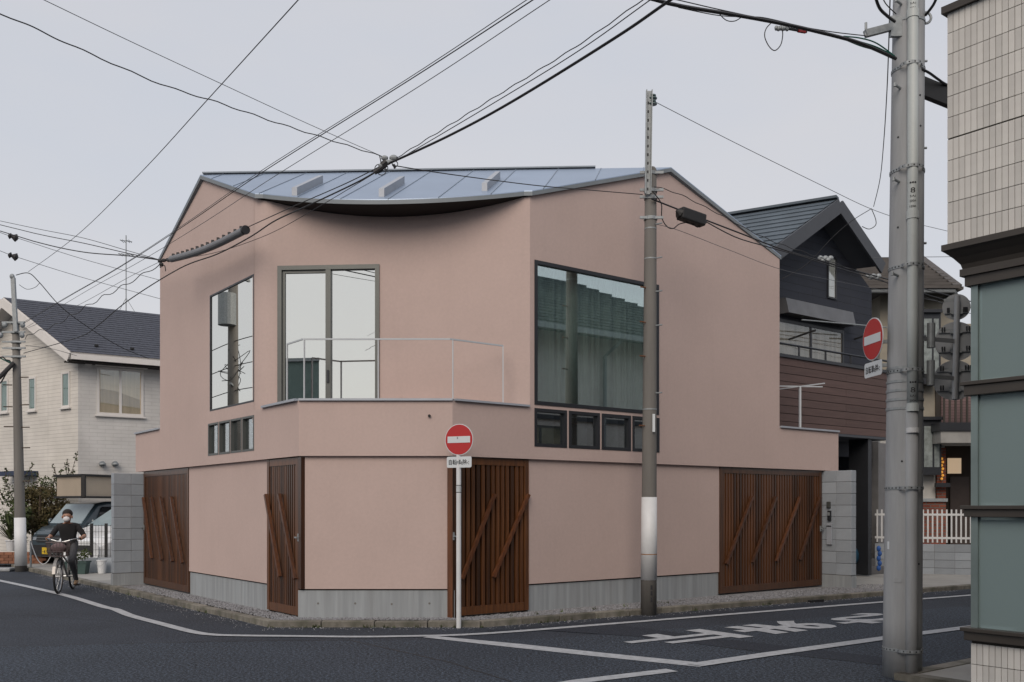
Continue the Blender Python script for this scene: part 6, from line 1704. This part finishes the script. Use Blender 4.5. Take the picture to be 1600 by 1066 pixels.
b = MB(); b.add([Q(f, s_, z) for f, s_, z in ((.18, .10, .745), (.18, -.10, .745), (.40, -.03, .755), (.46, -.018, .755), (.46, .018, .755), (.40, .03, .755), (.20, .10, .70), (.20, -.10, .70), (.40, -.03, .72), (.45, -.018, .72), (.45, .018, .72), (.40, .03, .72))], [[0, 1, 2, 3, 4, 5], [11, 10, 9, 8, 7, 6], [0, 6, 7, 1], [1, 7, 8, 2], [2, 8, 9, 3], [3, 9, 10, 4], [4, 10, 11, 5], [5, 11, 6, 0]]); b.build('saddle', M['black'], bike, bevel=.015)
b = MB(); M['basket'] = mat('brown_grey_basket', (.10, .08, .08), .7, var=.1)
for z, k in ((.66, .82), (.74, .88), (.82, .95), (.9, 1.0)):
    cs = [Q(.93, .17 * k, z), Q(.93 + .28 * k, .17 * k, z), Q(.93 + .28 * k, -.17 * k, z), Q(.93, -.17 * k, z)]
    for i in range(4): b.tube([cs[i], cs[(i + 1) % 4]], .006 if z < .9 else .010, 5)
for i in range(7):
    u = -1 + 2 * i / 6
    b.tube([Q(.93 + .28 * .82, .17 * .82 * u, .66), Q(.93 + .28, .17 * u, .9)], .005, 4); b.tube([Q(.93, .17 * .82 * u, .66), Q(.93, .17 * u, .9)], .005, 4)
    for s_ in (-1, 1): b.tube([Q(.93 + .14 * .82 * (u + 1), s_ * .17 * .82, .66), Q(.93 + .14 * (u + 1), s_ * .17, .9)], .005, 4)
b.box(Q(.93 + .115, 0, .662), fh * .115, sdv_ * .14, V((0, 0, .004))); b.build('basket', M['basket'], bike)
b = MB(); b.ball(Q(1.06, 0, .80), .14, .10, .09, 12, 8); b.build('bag', mat('mauve_bag', (.16, .11, .115), .8, var=.15), None, 'mauve grey bag in the bicycle basket', 'bag', smooth=True)
b = MB(); b.tube([Q(1.0, 0, .56), Q(1.07, 0, .555)], [.03, .045], 12); b.build('headlamp', M['chrome'], bike)
b = MB(); b.tube([Q(.42, -.1, .27), Q(.42, .1, .27)], .018, 8)
b.bar(Q(.42, .1, .27), Q(.42, .1, .11), .02, .015, fh); b.bar(Q(.42, -.1, .27), Q(.42, -.1, .43), .02, .015, fh); ck = b.build('crank', M['chrome'], bike)
for s_, z in ((1, .11), (-1, .43)): b = MB(); b.box(Q(.42, s_ * .16, z), fh * .045, sdv_ * .05, V((0, 0, .012))); b.build('pedal', M['black'], ck)

# the rider: one skinned body
J = {'pel': (.27, 0, .82, .125), 'sp': (.30, 0, .95, .125), 'ch': (.36, 0, 1.10, .135), 'nk': (.41, 0, 1.225, .05), 'hd0': (.43, 0, 1.275, .062), 'hd1': (.445, 0, 1.335, .082), 'hd2': (.435, 0, 1.40, .078), 'hd3': (.43, 0, 1.44, .045)}
bones = [('pel', 'sp', 1), ('sp', 'ch', 1), ('ch', 'nk', 1), ('nk', 'hd0', 0), ('hd0', 'hd1', 0), ('hd1', 'hd2', 0), ('hd2', 'hd3', 0)]
for s_, t in ((1, 'L'), (-1, 'R')):
    up_leg = s_ < 0
    J['sh' + t] = (.37, s_ * .165, 1.165, .06); J['el' + t] = (.40, s_ * .285, .985, .046); J['fa' + t] = (.53, s_ * .28, .965, .034); J['wr' + t] = (.625, s_ * .268, .965, .025)
    J['hp' + t] = (.29, s_ * .085, .80, .085); J['kn' + t] = (.66, s_ * .12, .70 if up_leg else .55, .062); J['cf' + t] = (.585 if up_leg else .53, s_ * .135, .59 if up_leg else .38, .052); J['an' + t] = (.48 if up_leg else .40, s_ * .15, .50 if up_leg else .18, .038)
    J['to' + t] = (.55 if up_leg else .50, s_ * .155, .465 if up_leg else .145, .036); J['tip' + t] = (.60 if up_leg else .56, s_ * .155, .462 if up_leg else .142, .026)
    bones += [('ch', 'sh' + t, 1), ('sh' + t, 'el' + t, 1), ('el' + t, 'fa' + t, 0), ('fa' + t, 'wr' + t, 0), ('pel', 'hp' + t, 2), ('hp' + t, 'kn' + t, 2), ('kn' + t, 'cf' + t, 2), ('cf' + t, 'an' + t, 2), ('an' + t, 'to' + t, 3), ('to' + t, 'tip' + t, 3)]
names = list(J); idx = {k: i for i, k in enumerate(names)}
rider_o = O + fh * .3
me = bpy.data.meshes.new('person_skeleton')
me.from_pydata([tuple(Q(*J[k][:3]) - rider_o) for k in names], [(idx[a], idx[b_]) for a, b_, _ in bones], [])
tmp = bpy.data.objects.new('person_skeleton', me); COL.objects.link(tmp)
sk = tmp.modifiers.new('skin', 'SKIN'); sk.use_smooth_shade = True
for k in names:
    sv = me.skin_vertices[0].data[idx[k]]; sv.radius = (J[k][3], J[k][3] * (.8 if k in ('ch', 'sp', 'pel') else 1)); sv.use_root = (k == 'pel')
ss = tmp.modifiers.new('sub', 'SUBSURF'); ss.levels = 2; ss.render_levels = 2
dg = bpy.context.evaluated_depsgraph_get()
bme = bpy.data.meshes.new_from_object(tmp.evaluated_get(dg)); bpy.data.objects.remove(tmp)
for m_ in (mat('skin', (.36, .20, .14), .55, var=.04), mat('black_tee', (.013, .013, .015), .9, var=.2, bump=.3, bscale=30), mat('grey_trousers', (.06, .062, .07), .9, var=.2, bump=.3, bscale=30), mat('tan_shoes', (.26, .17, .10), .7, var=.1)): bme.materials.append(m_)
for p in bme.polygons:
    c = p.center + rider_o; best = None
    for a, b_, mi in bones:
        A_, B_ = Q(*J[a][:3]), Q(*J[b_][:3]); d_ = B_ - A_; t = max(0, min(1, (c - A_).dot(d_) / d_.length_squared)); e_ = (c - A_ - d_ * t).length - (J[a][3] * (1 - t) + J[b_][3] * t) * .6
        if best is None or e_ < best[0]: best = (e_, mi)
    p.material_index = best[1]; p.use_smooth = True
rider = bpy.data.objects.new('person', bme); COL.objects.link(rider); rider.location = rider_o; ORG[rider.name] = V(rider_o)
tag(rider, 'cyclist in black shirt, grey trousers and white mask riding along the kerb', 'person')
b = MB(); hc = Q(.425, 0, 1.385)
for j in range(7):      # cap of short dark hair
    pass
b.ball(hc + V((0, 0, .012)) - fh * .014, .088, .095, .085, 16, 10); hr = b.build('hair', mat('dark_hair', (.012, .010, .009), .8), rider, smooth=True)
b = MB(); b.ball(Q(.497, 0, 1.30), .06, .045, .05, 14, 8); b.build('face_mask', mat('white_mask', (.62, .62, .64), .9), rider, smooth=True)
for s_ in (-1, 1):
    b = MB(); b.ball(Q(.523, s_ * .028, 1.355), .011, .008, .008, 8, 6); b.build('eye', M['ink'], rider)
    b = MB(); b.ball(Q(.435, s_ * .083, 1.335), .012, .02, .028, 8, 6); b.build('ear', rider.data.materials[0], rider, smooth=True)
    # hand closed round the grip: palm, four fingers, thumb
    b = MB(); g0 = Q(.64, s_ * .27, .955); b.ball(Q(.628, s_ * .268, .972), .035, .03, .018, 10, 6)
    for k in range(4):
        o_ = fh * (.03 - .021 * k); ln = (.95, 1.05, 1.0, .8)[k]
        b.tube(smooth([g0 + o_ + V((0, 0, .022)) + sdv_ * s_ * .012, g0 + o_ + sdv_ * s_ * .03 * ln + V((0, 0, .006)), g0 + o_ + sdv_ * s_ * .022 * ln - V((0, 0, .022)), g0 + o_ - V((0, 0, .028)) - sdv_ * s_ * .006], 3), .0085, 6)
    b.tube([g0 + V((0, 0, .018)) - sdv_ * s_ * .015, g0 + fh * .025 - sdv_ * s_ * .028 - V((0, 0, .004)), g0 + fh * .035 - sdv_ * s_ * .018 - V((0, 0, .022))], .009, 6)
    b.build('hand', rider.data.materials[0], rider, smooth=True)
